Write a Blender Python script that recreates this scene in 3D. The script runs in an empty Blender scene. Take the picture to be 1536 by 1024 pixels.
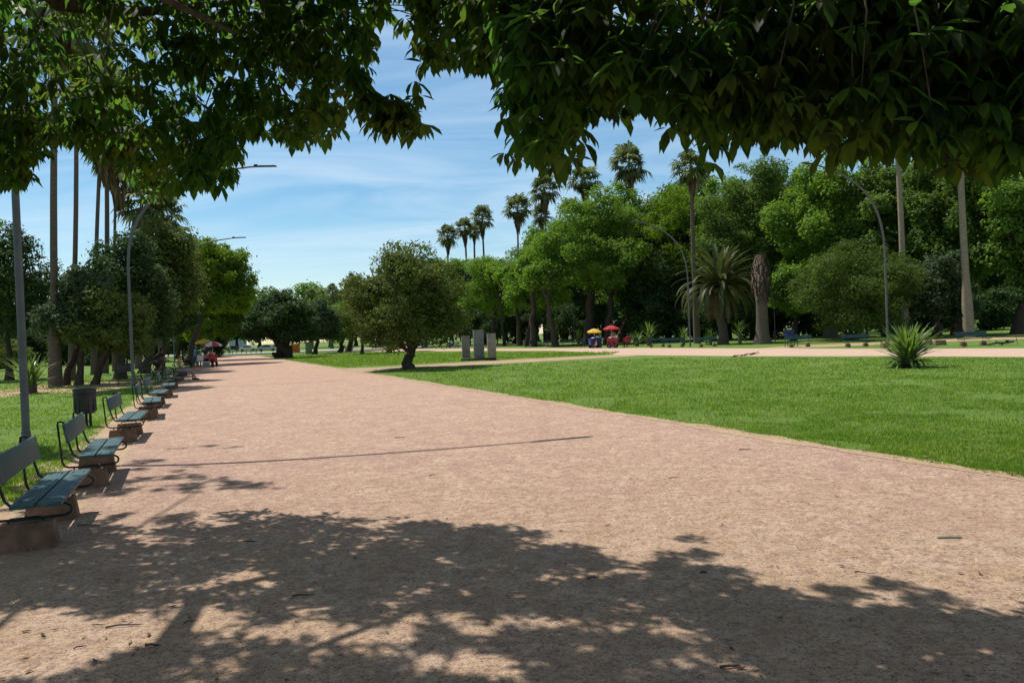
import bpy, bmesh, math, random
import numpy as np
from mathutils import Vector, Matrix
random.seed(7)
RNG = np.random.default_rng(11)
scene = bpy.context.scene
COL = scene.collection
# ------------------------------------------------------------------ camera frame
FPX = 1171.0; CAMH = 1.7
ROLL = math.radians(2.2)
PITCH = math.atan((512 - 501.2) / FPX * math.cos(ROLL))
F = np.array([0, math.cos(PITCH), -math.sin(PITCH)])
r0 = np.array([1.0, 0, 0]); u0 = np.cross(r0, F)
R = math.cos(ROLL) * r0 - math.sin(ROLL) * u0
U = math.sin(ROLL) * r0 + math.cos(ROLL) * u0
C = np.array([0, 0, CAMH])
SH = np.array([0.38, -0.38])            # ground shift of a shadow per metre of height

def ray(x, y): return F + (x - 768) / FPX * R + (512 - y) / FPX * U
def G(x, y, z=0.0):                      # ground point seen at a photo pixel
    d = ray(x, y); t = (z - CAMH) / d[2]; return C + t * d
def W(x, y, d):                          # point at depth d seen at a photo pixel
    return C + d * ray(x, y)
def P(w):
    v = np.asarray(w) - C; z = v @ F
    return np.stack([768 + FPX * (v @ R) / z, 512 - FPX * (v @ U) / z], -1)
def depth(p): return float((np.asarray(p) - C) @ F)

# ------------------------------------------------------------------ object helpers
def link(name, me, parent=None, loc=None):
    o = bpy.data.objects.new(name, me); COL.objects.link(o)
    if parent is not None: o.parent = parent
    if loc is not None: o.location = loc
    return o
def tag(o, label, cat, group=None):
    o['label'] = label; o['category'] = cat
    if group: o['group'] = group
    return o
def kind(o, k): o['kind'] = k; return o
def thing(name, label, cat, loc=(0, 0, 0), rz=0.0, group=None):
    o = link(name, None); o.location = Vector([float(v) for v in loc]); o.rotation_euler = (0, 0, rz)
    o.empty_display_size = 0.3
    return tag(o, label, cat, group)
def children(o): return [c for c in bpy.data.objects if c.parent == o]
def dup(o, loc, rz=0.0, label=None, group=None, scale=None):
    r = o.copy(); COL.objects.link(r); r.location = Vector([float(v) for v in loc]); r.rotation_euler = (0, 0, rz)
    if label: r['label'] = label
    if group: r['group'] = group
    if scale: r.scale = scale if hasattr(scale, '__len__') else (scale,) * 3
    for ch in children(o):
        c = ch.copy(); COL.objects.link(c); c.parent = r
        for g in children(ch):
            d = g.copy(); COL.objects.link(d); d.parent = c
    return r

class MB:
    """collects shapes, then becomes one mesh object"""
    def __init__(s): s.v = []; s.f = []; s.m = []; s.mi = 0
    def add(s, vs, fs):
        b = len(s.v); s.v.extend([tuple(map(float, v)) for v in vs])
        s.f.extend([tuple(b + i for i in f) for f in fs]); s.m.extend([s.mi] * len(fs))
    def box(s, c, d, M=None, taper=1.0, ty=None):
        x, y, z = d[0] / 2, d[1] / 2, d[2] / 2; t = taper; q = t if ty is None else ty
        vs = [(-x, -y, -z), (x, -y, -z), (x, y, -z), (-x, y, -z), (-x * t, -y * q, z), (x * t, -y * q, z), (x * t, y * q, z), (-x * t, y * q, z)]
        if M is not None: vs = [tuple(M @ Vector(v)) for v in vs]
        s.add([(v[0] + c[0], v[1] + c[1], v[2] + c[2]) for v in vs],
              [(0, 3, 2, 1), (4, 5, 6, 7), (0, 1, 5, 4), (1, 2, 6, 5), (2, 3, 7, 6), (3, 0, 4, 7)])
    def tube(s, pts, rad, n=8, cap=True, closed=False):
        pts = [Vector([float(a) for a in p]) for p in pts]; k = len(pts)
        rad = list(rad) if hasattr(rad, '__len__') else [rad] * k
        vs = []; up = Vector((0.31, 0.17, 0.93)); N = None
        for i, p in enumerate(pts):
            if closed: t = pts[(i + 1) % k] - pts[i - 1]
            else: t = pts[min(i + 1, k - 1)] - pts[max(i - 1, 0)]
            t = t.normalized() if t.length > 1e-9 else Vector((0, 0, 1))
            if N is None:
                N = t.cross(up)
                if N.length < 1e-3: N = t.cross(Vector((1, 0, 0)))
            N = (N - t * N.dot(t))
            N = N.normalized() if N.length > 1e-6 else t.orthogonal().normalized()
            B = t.cross(N)
            for j in range(n):
                a = 2 * math.pi * j / n
                vs.append(p + (N * math.cos(a) + B * math.sin(a)) * rad[i])
        fs = []
        for i in range(k if closed else k - 1):
            a = i * n; b = ((i + 1) % k) * n
            for j in range(n):
                fs.append((a + j, a + (j + 1) % n, b + (j + 1) % n, b + j))
        if cap and not closed:
            fs.append(tuple(range(n - 1, -1, -1))); fs.append(tuple((k - 1) * n + j for j in range(n)))
        s.add(vs, fs)
    def lathe(s, prof, n=24, c=(0, 0, 0)):
        vs = []; fs = []
        for r, z in prof:
            for j in range(n):
                a = 2 * math.pi * j / n; vs.append((c[0] + r * math.cos(a), c[1] + r * math.sin(a), c[2] + z))
        for i in range(len(prof) - 1):
            for j in range(n):
                fs.append((i * n + j, i * n + (j + 1) % n, (i + 1) * n + (j + 1) % n, (i + 1) * n + j))
        s.add(vs, fs)
    def ball(s, c, r, n=12, m=8, M=None):
        r = r if hasattr(r, '__len__') else (r, r, r); vs = []; fs = []
        for i in range(m + 1):
            th = math.pi * i / m
            for j in range(n):
                a = 2 * math.pi * j / n
                v = Vector((r[0] * math.sin(th) * math.cos(a), r[1] * math.sin(th) * math.sin(a), r[2] * math.cos(th)))
                if M is not None: v = M @ v
                vs.append((c[0] + v.x, c[1] + v.y, c[2] + v.z))
        for i in range(m):
            for j in range(n):
                fs.append((i * n + j, (i + 1) * n + j, (i + 1) * n + (j + 1) % n, i * n + (j + 1) % n))
        s.add(vs, fs)
    def prism(s, poly, y0, y1, axis='y'):
        n = len(poly)
        def q(a, b, t): return (a, t, b) if axis == 'y' else ((t, a, b) if axis == 'x' else (a, b, t))
        vs = [q(a, b, y0) for a, b in poly] + [q(a, b, y1) for a, b in poly]
        fs = [tuple(range(n))[::-1], tuple(range(n, 2 * n))] + [(i, (i + 1) % n, n + (i + 1) % n, n + i) for i in range(n)]
        s.add(vs, fs)
    def build(s, name, mat, parent=None, bevel=0.0, smooth=True, loc=None):
        me = bpy.data.meshes.new(name); me.from_pydata(s.v, [], s.f)
        mats = mat if isinstance(mat, (list, tuple)) else [mat]
        for m in mats: me.materials.append(m)
        if len(mats) > 1: me.polygons.foreach_set('material_index', s.m)
        bm = bmesh.new(); bm.from_mesh(me)
        bmesh.ops.recalc_face_normals(bm, faces=bm.faces)
        if bevel > 0:
            es = [e for e in bm.edges if len(e.link_faces) == 2 and e.calc_face_angle(0) > 0.6]
            bmesh.ops.bevel(bm, geom=es, offset=bevel, segments=2, affect='EDGES', profile=0.6)
        for f in bm.faces: f.smooth = smooth
        if smooth:
            for e in bm.edges:
                if len(e.link_faces) == 2 and e.calc_face_angle(0) > 0.7: e.smooth = False
        bm.to_mesh(me); bm.free()
        return link(name, me, parent, loc)

def np_mesh(name, verts, faces, mats, fm=None, smooth=False):
    """verts (n,3), faces (m,k) all same size k"""
    me = bpy.data.meshes.new(name); n = len(verts); m, k = faces.shape
    me.vertices.add(n); me.vertices.foreach_set('co', np.ascontiguousarray(verts, np.float32).ravel())
    me.loops.add(m * k); me.loops.foreach_set('vertex_index', np.ascontiguousarray(faces, np.int32).ravel())
    me.polygons.add(m); me.polygons.foreach_set('loop_start', np.arange(0, m * k, k, dtype=np.int32))
    me.polygons.foreach_set('loop_total', np.full(m, k, np.int32))
    if smooth: me.polygons.foreach_set('use_smooth', np.ones(m, bool))
    for mt in (mats if isinstance(mats, (list, tuple)) else [mats]): me.materials.append(mt)
    if fm is not None: me.polygons.foreach_set('material_index', np.ascontiguousarray(fm, np.int32))
    me.update(); me.validate(); return me

# ------------------------------------------------------------------ materials
def lin(c): return tuple(((v / 255) / 12.92 if v / 255 <= .04045 else ((v / 255 + .055) / 1.055) ** 2.4) for v in c)
class NT:
    def __init__(s, name):
        s.m = bpy.data.materials.new(name); s.m.use_nodes = True; s.t = s.m.node_tree
        s.b = s.t.nodes['Principled BSDF']; s.out = s.t.nodes['Material Output']
    def n(s, typ, **kw):
        nd = s.t.nodes.new(typ)
        for k, v in kw.items():
            if k in nd.inputs: nd.inputs[k].default_value = v
            else: setattr(nd, k, v)
        return nd
    def l(s, a, b): s.t.links.new(a, b)
    def coord(s, kind='Object', scale=(1, 1, 1)):
        tc = s.n('ShaderNodeTexCoord'); mp = s.n('ShaderNodeMapping'); mp.inputs['Scale'].default_value = scale
        s.l(tc.outputs[kind], mp.inputs['Vector']); return mp.outputs['Vector']
    def noise(s, vec, scale, detail=4, rough=.55, dist=0.0):
        nd = s.n('ShaderNodeTexNoise'); nd.inputs['Scale'].default_value = scale; nd.inputs['Detail'].default_value = detail
        nd.inputs['Roughness'].default_value = rough; nd.inputs['Distortion'].default_value = dist
        s.l(vec, nd.inputs['Vector']); return nd.outputs['Fac']
    def ramp(s, fac, stops, interp='LINEAR'):
        nd = s.n('ShaderNodeValToRGB'); cr = nd.color_ramp; cr.interpolation = interp
        while len(cr.elements) < len(stops): cr.elements.new(0.5)
        for e, (p, c) in zip(cr.elements, stops):
            e.position = p; e.color = (c[0], c[1], c[2], 1) if hasattr(c, '__len__') else (c, c, c, 1)
        s.l(fac, nd.inputs['Fac']); return nd.outputs['Color']
    def mix(s, fac, a, b, mode='MIX'):
        nd = s.n('ShaderNodeMix', data_type='RGBA', blend_type=mode)
        for i, v in ((0, fac), (6, a), (7, b)):
            if hasattr(v, 'is_linked') or isinstance(v, bpy.types.NodeSocket): s.l(v, nd.inputs[i])
            else: nd.inputs[i].default_value = v if i == 0 else ((*v, 1) if len(v) == 3 else v)
        return nd.outputs[2]
    def bump(s, h, strength=.3, dist=.01):
        nd = s.n('ShaderNodeBump'); nd.inputs['Strength'].default_value = strength; nd.inputs['Distance'].default_value = dist
        s.l(h, nd.inputs['Height']); s.l(nd.outputs['Normal'], s.b.inputs['Normal'])
    def col(s, c):
        if isinstance(c, bpy.types.NodeSocket): s.l(c, s.b.inputs['Base Color'])
        else: s.b.inputs['Base Color'].default_value = (*c, 1)
    def set(s, rough=.6, metal=0.0, spec=.5):
        s.b.inputs['Roughness'].default_value = rough; s.b.inputs['Metallic'].default_value = metal
        s.b.inputs['Specular IOR Level'].default_value = spec

def simple(name, c, rough=.6, metal=0, var=.18, scale=6, spec=.4, bump=0.0):
    t = NT(name); gp_ = t.n('ShaderNodeNewGeometry'); v = gp_.outputs['Position']; f = t.noise(v, scale, 5)
    c = np.array(c); t.col(t.ramp(f, [(.3, tuple(c * (1 - var))), (.7, tuple(np.minimum(1, c * (1 + var))))])); t.set(rough, metal, spec)
    if bump: t.bump(t.noise(v, scale * 8, 4), bump, .004)
    return t.m

def leaf_mat(name, a, b, c=None, trans=.3, rough=.6, spec=.12, clump=.6, tv=1.7, hue=.485):
    """leaf: per-leaf random hue between a and b, clump-scale patches towards c"""
    t = NT(name); g = t.n('ShaderNodeNewGeometry')
    col = t.ramp(g.outputs['Random Per Island'], [(0, a), (.55, tuple((np.array(a) + np.array(b)) / 2)), (1, b)])
    if c is not None:
        f = t.ramp(t.noise(t.coord(), clump, 3), [(.42, 0.0), (.62, 1.0)])
        col = t.mix(f, col, c)
    t.col(col); t.set(rough, 0, spec)
    tr = t.n('ShaderNodeBsdfTranslucent')
    hs = t.n('ShaderNodeHueSaturation'); hs.inputs['Hue'].default_value = hue; hs.inputs['Saturation'].default_value = 1.15; hs.inputs['Value'].default_value = tv
    t.l(col, hs.inputs['Color']); t.l(hs.outputs['Color'], tr.inputs['Color'])
    mx = t.n('ShaderNodeMixShader'); mx.inputs[0].default_value = trans
    t.l(t.b.outputs[0], mx.inputs[1]); t.l(tr.outputs[0], mx.inputs[2]); t.l(mx.outputs[0], t.out.inputs['Surface'])
    return t.m

def bark_mat(name, a, b, scale=(6, 6, 1.2), bump=.6):
    t = NT(name); v = t.coord('Object', scale); f = t.noise(v, 2.2, 6, .65)
    t.col(t.ramp(f, [(.3, a), (.7, b)])); t.set(.9, 0, .2); t.bump(f, bump, .03); return t.m

M = {}
M['bark'] = bark_mat('bark', (.030, .022, .016), (.11, .085, .063))
M['bark_grey'] = bark_mat('bark_grey', (.06, .052, .042), (.17, .145, .115))
M['palm_bark'] = bark_mat('palm_bark', (.075, .058, .045), (.17, .135, .105), (2.5, 2.5, 9))
M['palm_pale'] = bark_mat('palm_pale', (.20, .165, .115), (.36, .30, .215), (2, 2, 6))
M['palm_fibre'] = bark_mat('palm_fibre', (.045, .031, .023), (.16, .115, .085), (3, 3, 7), 1.0)
M['leaf_bright'] = leaf_mat('leaf_bright', (.085, .175, .03), (.185, .295, .055), (.12, .215, .04), .42)
M['leaf_mid'] = leaf_mat('leaf_mid', (.068, .135, .032), (.14, .21, .052), (.09, .155, .034), .38)
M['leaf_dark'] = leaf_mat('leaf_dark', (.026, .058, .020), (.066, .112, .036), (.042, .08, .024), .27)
M['leaf_olive'] = leaf_mat('leaf_olive', (.062, .10, .024), (.155, .20, .054), (.10, .135, .036), .35)
M['leaf_grey'] = leaf_mat('leaf_grey', (.045, .078, .035), (.12, .165, .08), (.07, .105, .05), .25)
M['leaf_yellow'] = leaf_mat('leaf_yellow', (.08, .16, .022), (.17, .265, .038), (.11, .195, .026), .42)
M['leaf_cypress'] = leaf_mat('leaf_cypress', (.05, .092, .020), (.10, .155, .032), (.075, .12, .024), .3)
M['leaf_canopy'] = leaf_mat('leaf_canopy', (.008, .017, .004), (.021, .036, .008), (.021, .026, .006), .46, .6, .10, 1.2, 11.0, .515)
M['leaf_palm'] = leaf_mat('leaf_palm', (.05, .08, .028), (.15, .18, .075), None, .28)
M['leaf_date'] = leaf_mat('leaf_date', (.03, .056, .017), (.085, .11, .036), (.105, .105, .042), .22, .5, .2, .35)
M['leaf_dead'] = leaf_mat('leaf_dead', (.10, .065, .032), (.26, .185, .11), None, .2, .8)
M['leaf_yucca'] = leaf_mat('leaf_yucca', (.065, .125, .03), (.17, .25, .06), None, .3, .35, .4)
M['steel'] = simple('galvanised_steel', (.11, .115, .128), .6, .1, .2, 3)
M['dark_steel'] = simple('dark_steel', (.02, .022, .024), .45, .4, .2, 8)
M['blue_black'] = simple('bin_plastic', (.022, .024, .034), .5, 0, .25, 6)
M['concrete_block'] = simple('concrete_block', (.20, .118, .078), .92, 0, .35, 7, .2, .5)
M['stone'] = simple('grey_stone', (.26, .24, .205), .9, 0, .25, 3, .2, .4)
M['stone_mid'] = simple('blue_grey_stone', (.20, .205, .215), .85, 0, .22, 3, .2, .4)
M['stone_dark'] = simple('dark_stone', (.06, .058, .055), .9, 0, .3, 3, .2, .3)
M['white'] = simple('white_paint', (.72, .71, .68), .5, 0, .06)
M['red'] = simple('red_paint', (.42, .02, .03), .4, 0, .15)
M['red_cloth'] = simple('red_cloth', (.40, .02, .025), .85, 0, .15)
M['yellow_cloth'] = simple('yellow_cloth', (.62, .40, .05), .85, 0, .15)
M['pink_cloth'] = simple('pink_cloth', (.50, .06, .12), .85, 0, .12)
M['white_cloth'] = simple('white_cloth', (.70, .68, .66), .9, 0, .06)
M['blue'] = simple('blue_paint', (.02, .05, .20), .45, 0, .15)
M['lightblue_cloth'] = simple('light_blue_cloth', (.13, .34, .62), .9, 0, .1)
M['navy_cloth'] = simple('navy_cloth', (.035, .05, .12), .9, 0, .2)
M['black_cloth'] = simple('black_cloth', (.018, .016, .018), .9, 0, .2)
M['grey_cloth'] = simple('grey_cloth', (.26, .27, .31), .9, 0, .12)
M['beige_cloth'] = simple('beige_cloth', (.42, .31, .21), .9, 0, .12)
M['denim'] = simple('denim', (.06, .085, .15), .9, 0, .2)
M['maroon_cloth'] = simple('maroon_cloth', (.10, .018, .02), .9, 0, .2)
M['skin'] = simple('skin', (.40, .21, .14), .55, 0, .08)
M['skin_dark'] = simple('skin_dark', (.16, .085, .055), .55, 0, .08)
M['hair'] = simple('hair', (.018, .012, .009), .6, 0, .3)
M['hair_red'] = simple('hair_red', (.09, .03, .02), .6, 0, .3)
M['rubber'] = simple('rubber', (.015, .015, .015), .8)
M['orange'] = simple('orange_plastic', (.58, .16, .02), .5, 0, .1)
M['green_grey'] = simple('green_grey_paint', (.20, .25, .22), .6, 0, .12)
M['car_silver'] = simple('silver_car_paint', (.42, .43, .45), .3, .3, .05)
M['car_white'] = simple('white_car_paint', (.70, .70, .69), .3, 0, .04)
M['car_dark'] = simple('dark_car_paint', (.05, .06, .08), .25, .2, .1)
M['glass'] = simple('tinted_glass', (.02, .025, .03), .08, 0, .1, 2, .8)
M['facade'] = simple('pale_facade', (.42, .45, .48), .8, 0, .05)
M['twig'] = simple('dry_twig', (.06, .045, .032), .9, 0, .4, 20)
M['pale_stick'] = simple('pale_stick', (.36, .36, .24), .8, 0, .2, 20)

t = NT('bench_paint'); v = t.coord('Object', (2, 14, 14)); f = t.noise(v, 2.5, 6, .6); gp_ = t.n('ShaderNodeNewGeometry'); w = t.noise(gp_.outputs['Position'], 5, 6, .75)
c0 = t.ramp(f, [(.3, (.017, .055, .057)), (.7, (.038, .098, .096))])
t.col(t.mix(t.ramp(w, [(.52, 0.0), (.66, .8)]), c0, (.105, .125, .105))); t.set(.5, 0, .3); t.bump(f, .25, .004); M['bench'] = t.m

# ---- ground materials
t = NT('pink_gravel'); v = t.coord()
big = t.noise(v, .35, 4, .6); mid = t.noise(v, 2.3, 6, .7, .6); blot = t.noise(v, 9, 5, .72, .4); fine = t.noise(v, 34, 5, .8); grit = t.noise(v, 85, 3, .8)
c0 = t.ramp(big, [(.32, (.515, .342, .255)), (.68, (.47, .293, .235))])
sxy = t.n('ShaderNodeSeparateXYZ'); t.l(v, sxy.inputs[0]); wy = t.n('ShaderNodeMath', operation='MULTIPLY_ADD'); t.l(big, wy.inputs[0]); wy.inputs[1].default_value = 9.0; t.l(sxy.outputs[1], wy.inputs[2])
near = t.n('ShaderNodeMapRange'); near.inputs['From Min'].default_value = 9.5; near.inputs['From Max'].default_value = 15; near.inputs['To Min'].default_value = .75; near.inputs['To Max'].default_value = 0; t.l(wy.outputs[0], near.inputs['Value'])
c0 = t.mix(near.outputs[0], c0, (.50, .345, .20))            # the sandier worn end of the path
wv_ = t.n('ShaderNodeMapping'); wv_.inputs['Rotation'].default_value = (0, 0, -.38); t.l(v, wv_.inputs['Vector']); ws_ = t.n('ShaderNodeMapping'); ws_.inputs['Scale'].default_value = (1.3, .13, 1); t.l(wv_.outputs[0], ws_.inputs['Vector'])
wear = t.noise(ws_.outputs[0], 1.0, 6, .65, .5)
c0 = t.mix(t.ramp(wear, [(.52, 0.0), (.68, .5)]), c0, (.56, .41, .30))
c0 = t.mix(t.ramp(mid, [(.44, 0.0), (.60, .85)]), c0, (.60, .43, .305))
c0 = t.mix(t.ramp(blot, [(.40, .7), (.52, 0.0)]), c0, (.35, .222, .162))
c0 = t.mix(t.ramp(fine, [(.36, .9), (.50, 0.0)]), c0, (.16, .095, .072))
c0 = t.mix(t.ramp(grit, [(.57, 0.0), (.70, .75)]), c0, (.68, .52, .41))
vo = t.n('ShaderNodeTexVoronoi'); vo.inputs['Scale'].default_value = 30; t.l(v, vo.inputs['Vector'])
c0 = t.mix(t.ramp(vo.outputs['Distance'], [(.10, .7), (.22, 0.0)]), c0, (.12, .068, .052))
t.col(c0); t.set(.95, 0, .1)
hh = t.n('ShaderNodeMath', operation='ADD'); t.l(fine, hh.inputs[0]); t.l(blot, hh.inputs[1]); lump = t.noise(v, 4.5, 3, .6); h2 = t.n('ShaderNodeMath', operation='MULTIPLY_ADD'); t.l(lump, h2.inputs[0]); h2.inputs[1].default_value = 2.2; t.l(hh.outputs[0], h2.inputs[2]); t.bump(h2.outputs[0], .9, .026)
M['gravel'] = t.m
t = NT('pale_pink_gravel'); v = t.coord(); mid = t.noise(v, .6, 5, .65); fine = t.noise(v, 9, 4, .75)
c0 = t.ramp(mid, [(.3, (.47, .33, .245)), (.7, (.54, .39, .29))]); c0 = t.mix(t.ramp(fine, [(.36, .4), (.5, 0.0)]), c0, (.28, .19, .15))
t.col(c0); t.set(.95, 0, .15); M['gravel_pale'] = t.m
t = NT('sandy_soil'); v = t.coord(); mid = t.noise(v, 1.3, 6, .65); fine = t.noise(v, 26, 5, .75)
c0 = t.ramp(mid, [(.3, (.34, .235, .15)), (.7, (.48, .345, .225))]); c0 = t.mix(t.ramp(fine, [(.36, .7), (.52, 0.0)]), c0, (.16, .105, .065))
t.col(c0); t.set(.95, 0, .15); t.bump(fine, .6, .012); M['sand'] = t.m
t = NT('lawn'); v = t.coord(); big = t.noise(v, .12, 4, .6); mid = t.noise(v, 1.4, 5, .65); fine = t.noise(v, 22, 5, .75)
c0 = t.ramp(big, [(.3, (.105, .18, .03)), (.7, (.15, .23, .045))])
c0 = t.mix(t.ramp(mid, [(.4, 0.0), (.7, .6)]), c0, (.16, .235, .045)); c0 = t.mix(t.ramp(fine, [(.36, .75), (.54, 0.0)]), c0, (.03, .07, .012))
c0 = t.mix(t.ramp(fine, [(.62, 0.0), (.74, .6)]), c0, (.21, .31, .06))
t.col(c0); t.set(.9, 0, .15); t.bump(fine, .8, .03); M['lawn'] = t.m
t = NT('asphalt'); v = t.coord(); f = t.noise(v, .4, 5, .65)
t.col(t.ramp(f, [(.3, (.10, .10, .105)), (.7, (.15, .15, .155))])); t.set(.9, 0, .2); M['asphalt'] = t.m
M['pavement'] = simple('pale_pavement', (.46, .44, .40), .9, 0, .1, .5, .2)
M['grass_blade'] = leaf_mat('grass_blade', (.060, .135, .020), (.31, .42, .095), (.115, .215, .032), .42, .55, .2, .55)
t = NT('leaf_litter'); g = t.n('ShaderNodeNewGeometry')
t.col(t.ramp(g.outputs['Random Per Island'], [(0, (.05, .03, .02)), (.5, (.17, .10, .05)), (1, (.30, .22, .10))])); t.set(.85, 0, .2); M['litter'] = t.m
t = NT('pebbles'); g = t.n('ShaderNodeNewGeometry')
t.col(t.ramp(g.outputs['Random Per Island'], [(0, (.12, .075, .06)), (.5, (.33, .22, .17)), (1, (.55, .44, .37))])); t.set(.9, 0, .2); M['pebble'] = t.m

# ------------------------------------------------------------------ setting: ground, paths, street
def sheet(name, poly, z, mat, jitter=0.0, step=1.0):
    pts = []
    n = len(poly)
    for i in range(n):
        a = np.array(poly[i][:2], float); b = np.array(poly[(i + 1) % n][:2], float)
        k = max(1, int(np.linalg.norm(b - a) / step)) if jitter else 1
        k = min(k, 400)
        nn = np.array([-(b - a)[1], (b - a)[0]]); nn = nn / (np.linalg.norm(nn) + 1e-9)
        ph = random.random() * 10
        for q in range(k):
            p = a + (b - a) * q / k
            j = jitter * (math.sin(q * .37 + ph) * .5 + math.sin(q * 1.13 + ph * 2) * .4 + random.uniform(-.5, .5)) if q else 0
            pts.append((*(p + nn * j), z))
    me = bpy.data.meshes.new(name); me.from_pydata(pts, [], [tuple(range(len(pts)))]); me.materials.append(mat)
    bm = bmesh.new(); bm.from_mesh(me); bmesh.ops.recalc_face_normals(bm, faces=bm.faces)
    for f in bm.faces:
        if f.normal.z < 0: f.normal_flip()
    bmesh.ops.triangulate(bm, faces=bm.faces); bm.to_mesh(me); bm.free()
    return kind(link(name, me), 'structure')

DV = np.array([-.371, .928]); NV = np.array([.928, .371])       # along and across the main path
def left_edge(y): return -1.42 - .387 * y
def right_edge(y): return 8.36 - .400 * y
me = bpy.data.meshes.new('ground'); me.from_pydata([(-2500, -600, 0), (2500, -600, 0), (2500, 3000, 0), (-2500, 3000, 0)], [], [(0, 1, 2, 3)]); me.materials.append(M['lawn'])
kind(link('ground', me), 'structure')
YE = 118.0
sheet('sandy_path_edge', [(left_edge(-6) - 1.15, -6), (left_edge(-6) + .5, -6), (left_edge(62) + .5, 62), (left_edge(62) - 1.0, 62)], .004, M['sand'], .13, .5)
sheet('main_path', [(left_edge(-14), -14), (right_edge(-14), -14), (right_edge(YE), YE), (left_edge(YE), YE)], .012, M['gravel'], .05, .45)
sheet('path_border', [(right_edge(-14) - .10, -14), (right_edge(-14) + .25, -14), (right_edge(YE) + .25, YE), (right_edge(YE) - .2, YE)], .016, M['sand'], .10, .22)
g = lambda x, y: G(x, y)[:2]
sheet('sandy_cross_path', [g(505, 552.6), g(560, 551.3), g(612, 548.5), g(760, 540), g(925, 532), g(960, 533.5), g(790, 543.5), g(640, 551), g(560, 556.5), g(528, 557.5)], .008, M['sand'], .08, .8)
sheet('promenade', [g(1700, 517), g(1536, 522.5), g(1300, 523), g(1130, 522.5), g(960, 521.8), g(720, 522.6), g(560, 524), g(470, 525.5), g(470, 527.5), g(600, 526.7), g(720, 526.2), g(830, 526), g(880, 528), g(930, 532.6), g(1130, 534.2), g(1300, 534.2), g(1536, 535.5), g(1800, 536)], .006, M['gravel_pale'], .1, 1.0)
sheet('sandy_track', [g(1120, 524), g(1180, 519), g(1300, 514), g(1420, 508), g(1600, 503), g(1600, 506), g(1430, 512), g(1300, 517.5), g(1190, 522.4), g(1150, 524)], .0035, M['sand'], .15, 1.5)
for nm, pl in (('bare_soil', [g(-40, 592), g(60, 577), g(140, 574), g(225, 566), g(232, 574), g(150, 588), g(60, 590), g(-40, 600)]),):
    sheet(nm, pl, .003, M['sand'], .2, .8)
# street at the far end of the path, pale pavement behind it
sheet('street', [(-260, 124), (60, 126), (60, 137), (-260, 160)], .007, M['asphalt'])
sheet('pavement', [(-98, 158), (-16, 146), (-17, 154), (-98, 172)], .009, M['pavement'])
kb = MB(); a = np.array([-260., 123.6]); b = np.array([60., 125.6])
d = b - a; ang = math.atan2(d[1], d[0]); kb.box(((a + b)[0] / 2, (a + b)[1] / 2, .07), (np.linalg.norm(d), .22, .14), Matrix.Rotation(ang, 3, 'Z'))
kind(kb.build('street_kerb', M['pavement'], None, .02), 'structure')

# ------------------------------------------------------------------ grass, pebbles, litter
def on_path(x, y):
    return (x > left_edge(y) - .1) & (x < right_edge(y) + .1)
from mathutils.geometry import intersect_point_line
def in_poly(px, py, poly):
    inside = np.zeros(len(px), bool); n = len(poly)
    for i in range(n):
        x1, y1 = poly[i]; x2, y2 = poly[(i + 1) % n]
        c = ((y1 > py) != (y2 > py)) & (px < (x2 - x1) * (py - y1) / (y2 - y1 + 1e-12) + x1)
        inside ^= c
    return inside
def groundpix(xs, ys):
    d = F[None] + ((xs - 768) / FPX)[:, None] * R + ((512 - ys) / FPX)[:, None] * U
    t = -CAMH / d[:, 2]; return C + t[:, None] * d
def grass(name, poly, n, seed, hmin=.022, hmax=.065):
    r = np.random.default_rng(seed); xs0 = [p[0] for p in poly]; ys0 = [p[1] for p in poly]
    xs = r.uniform(min(xs0), max(xs0), n * 3); ys = r.uniform(min(ys0), max(ys0), n * 3)
    k = in_poly(xs, ys, poly); xs, ys = xs[k][:n], ys[k][:n]
    p = groundpix(xs, ys); dist = p[:, 1]; qx, qy = p[:, 0], p[:, 1]
    patch = np.sin(qx * .9 + 1.7 * np.sin(qy * .5)) * np.sin(qy * .7 + 1.3 * np.sin(qx * .6)) + .5 * np.sin(qx * 2.7 + qy * 1.9) * np.sin(qy * 2.3 - qx)
    tuft = 1 + .55 * np.sin(qx * 5.1 + 2 * np.sin(qy * 3.3)) * np.sin(qy * 4.3 + 2 * np.sin(qx * 2.9))
    keep = ~((p[:, 0] > left_edge(p[:, 1]) - .35 - .5 * r.random(len(p))) & (p[:, 0] < right_edge(p[:, 1]) + .06 + .2 * r.random(len(p)) ** 2))
    keep &= ~((patch > .55) & (r.random(len(p)) < .7))          # thin worn places
    p = p[keep]; dist = dist[keep]; tuft = tuft[keep]; m = len(p)
    sc = np.clip(dist / 14, .9, 5.5)
    hgt = r.uniform(hmin, hmax, m) * (1 + .25 * (sc - 1)) * tuft; wid = r.uniform(.005, .011, m) * sc
    a = r.uniform(0, 2 * np.pi, m); lean = r.uniform(.1, 1.1, m); la = r.uniform(0, 2 * np.pi, m)
    p[:, 2] = -.004
    side = np.stack([np.cos(a), np.sin(a), np.zeros(m)], -1) * wid[:, None]
    tip = p + np.stack([np.cos(la) * np.sin(lean), np.sin(la) * np.sin(lean), np.cos(lean)], -1) * hgt[:, None]
    V = np.stack([p - side, p + side, tip], 1).reshape(-1, 3)
    me = np_mesh(name, V, np.arange(3 * m).reshape(m, 3), M['grass_blade'])
    return kind(link(name, me), 'stuff')
grass('lawn_grass', [(560, 558), (760, 546), (1000, 536.5), (2300, 538), (2300, 900), (1536, 735), (1100, 655)], 560000, 3)
grass('lawn_grass', [(-500, 562), (215, 560), (200, 600), (120, 680), (60, 740), (-120, 800), (-500, 900)], 190000, 4)

grass('lawn_grass', [(380, 535), (520, 529), (930, 528), (920, 531), (760, 539), (520, 551)], 40000, 6, .03, .07)

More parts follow.
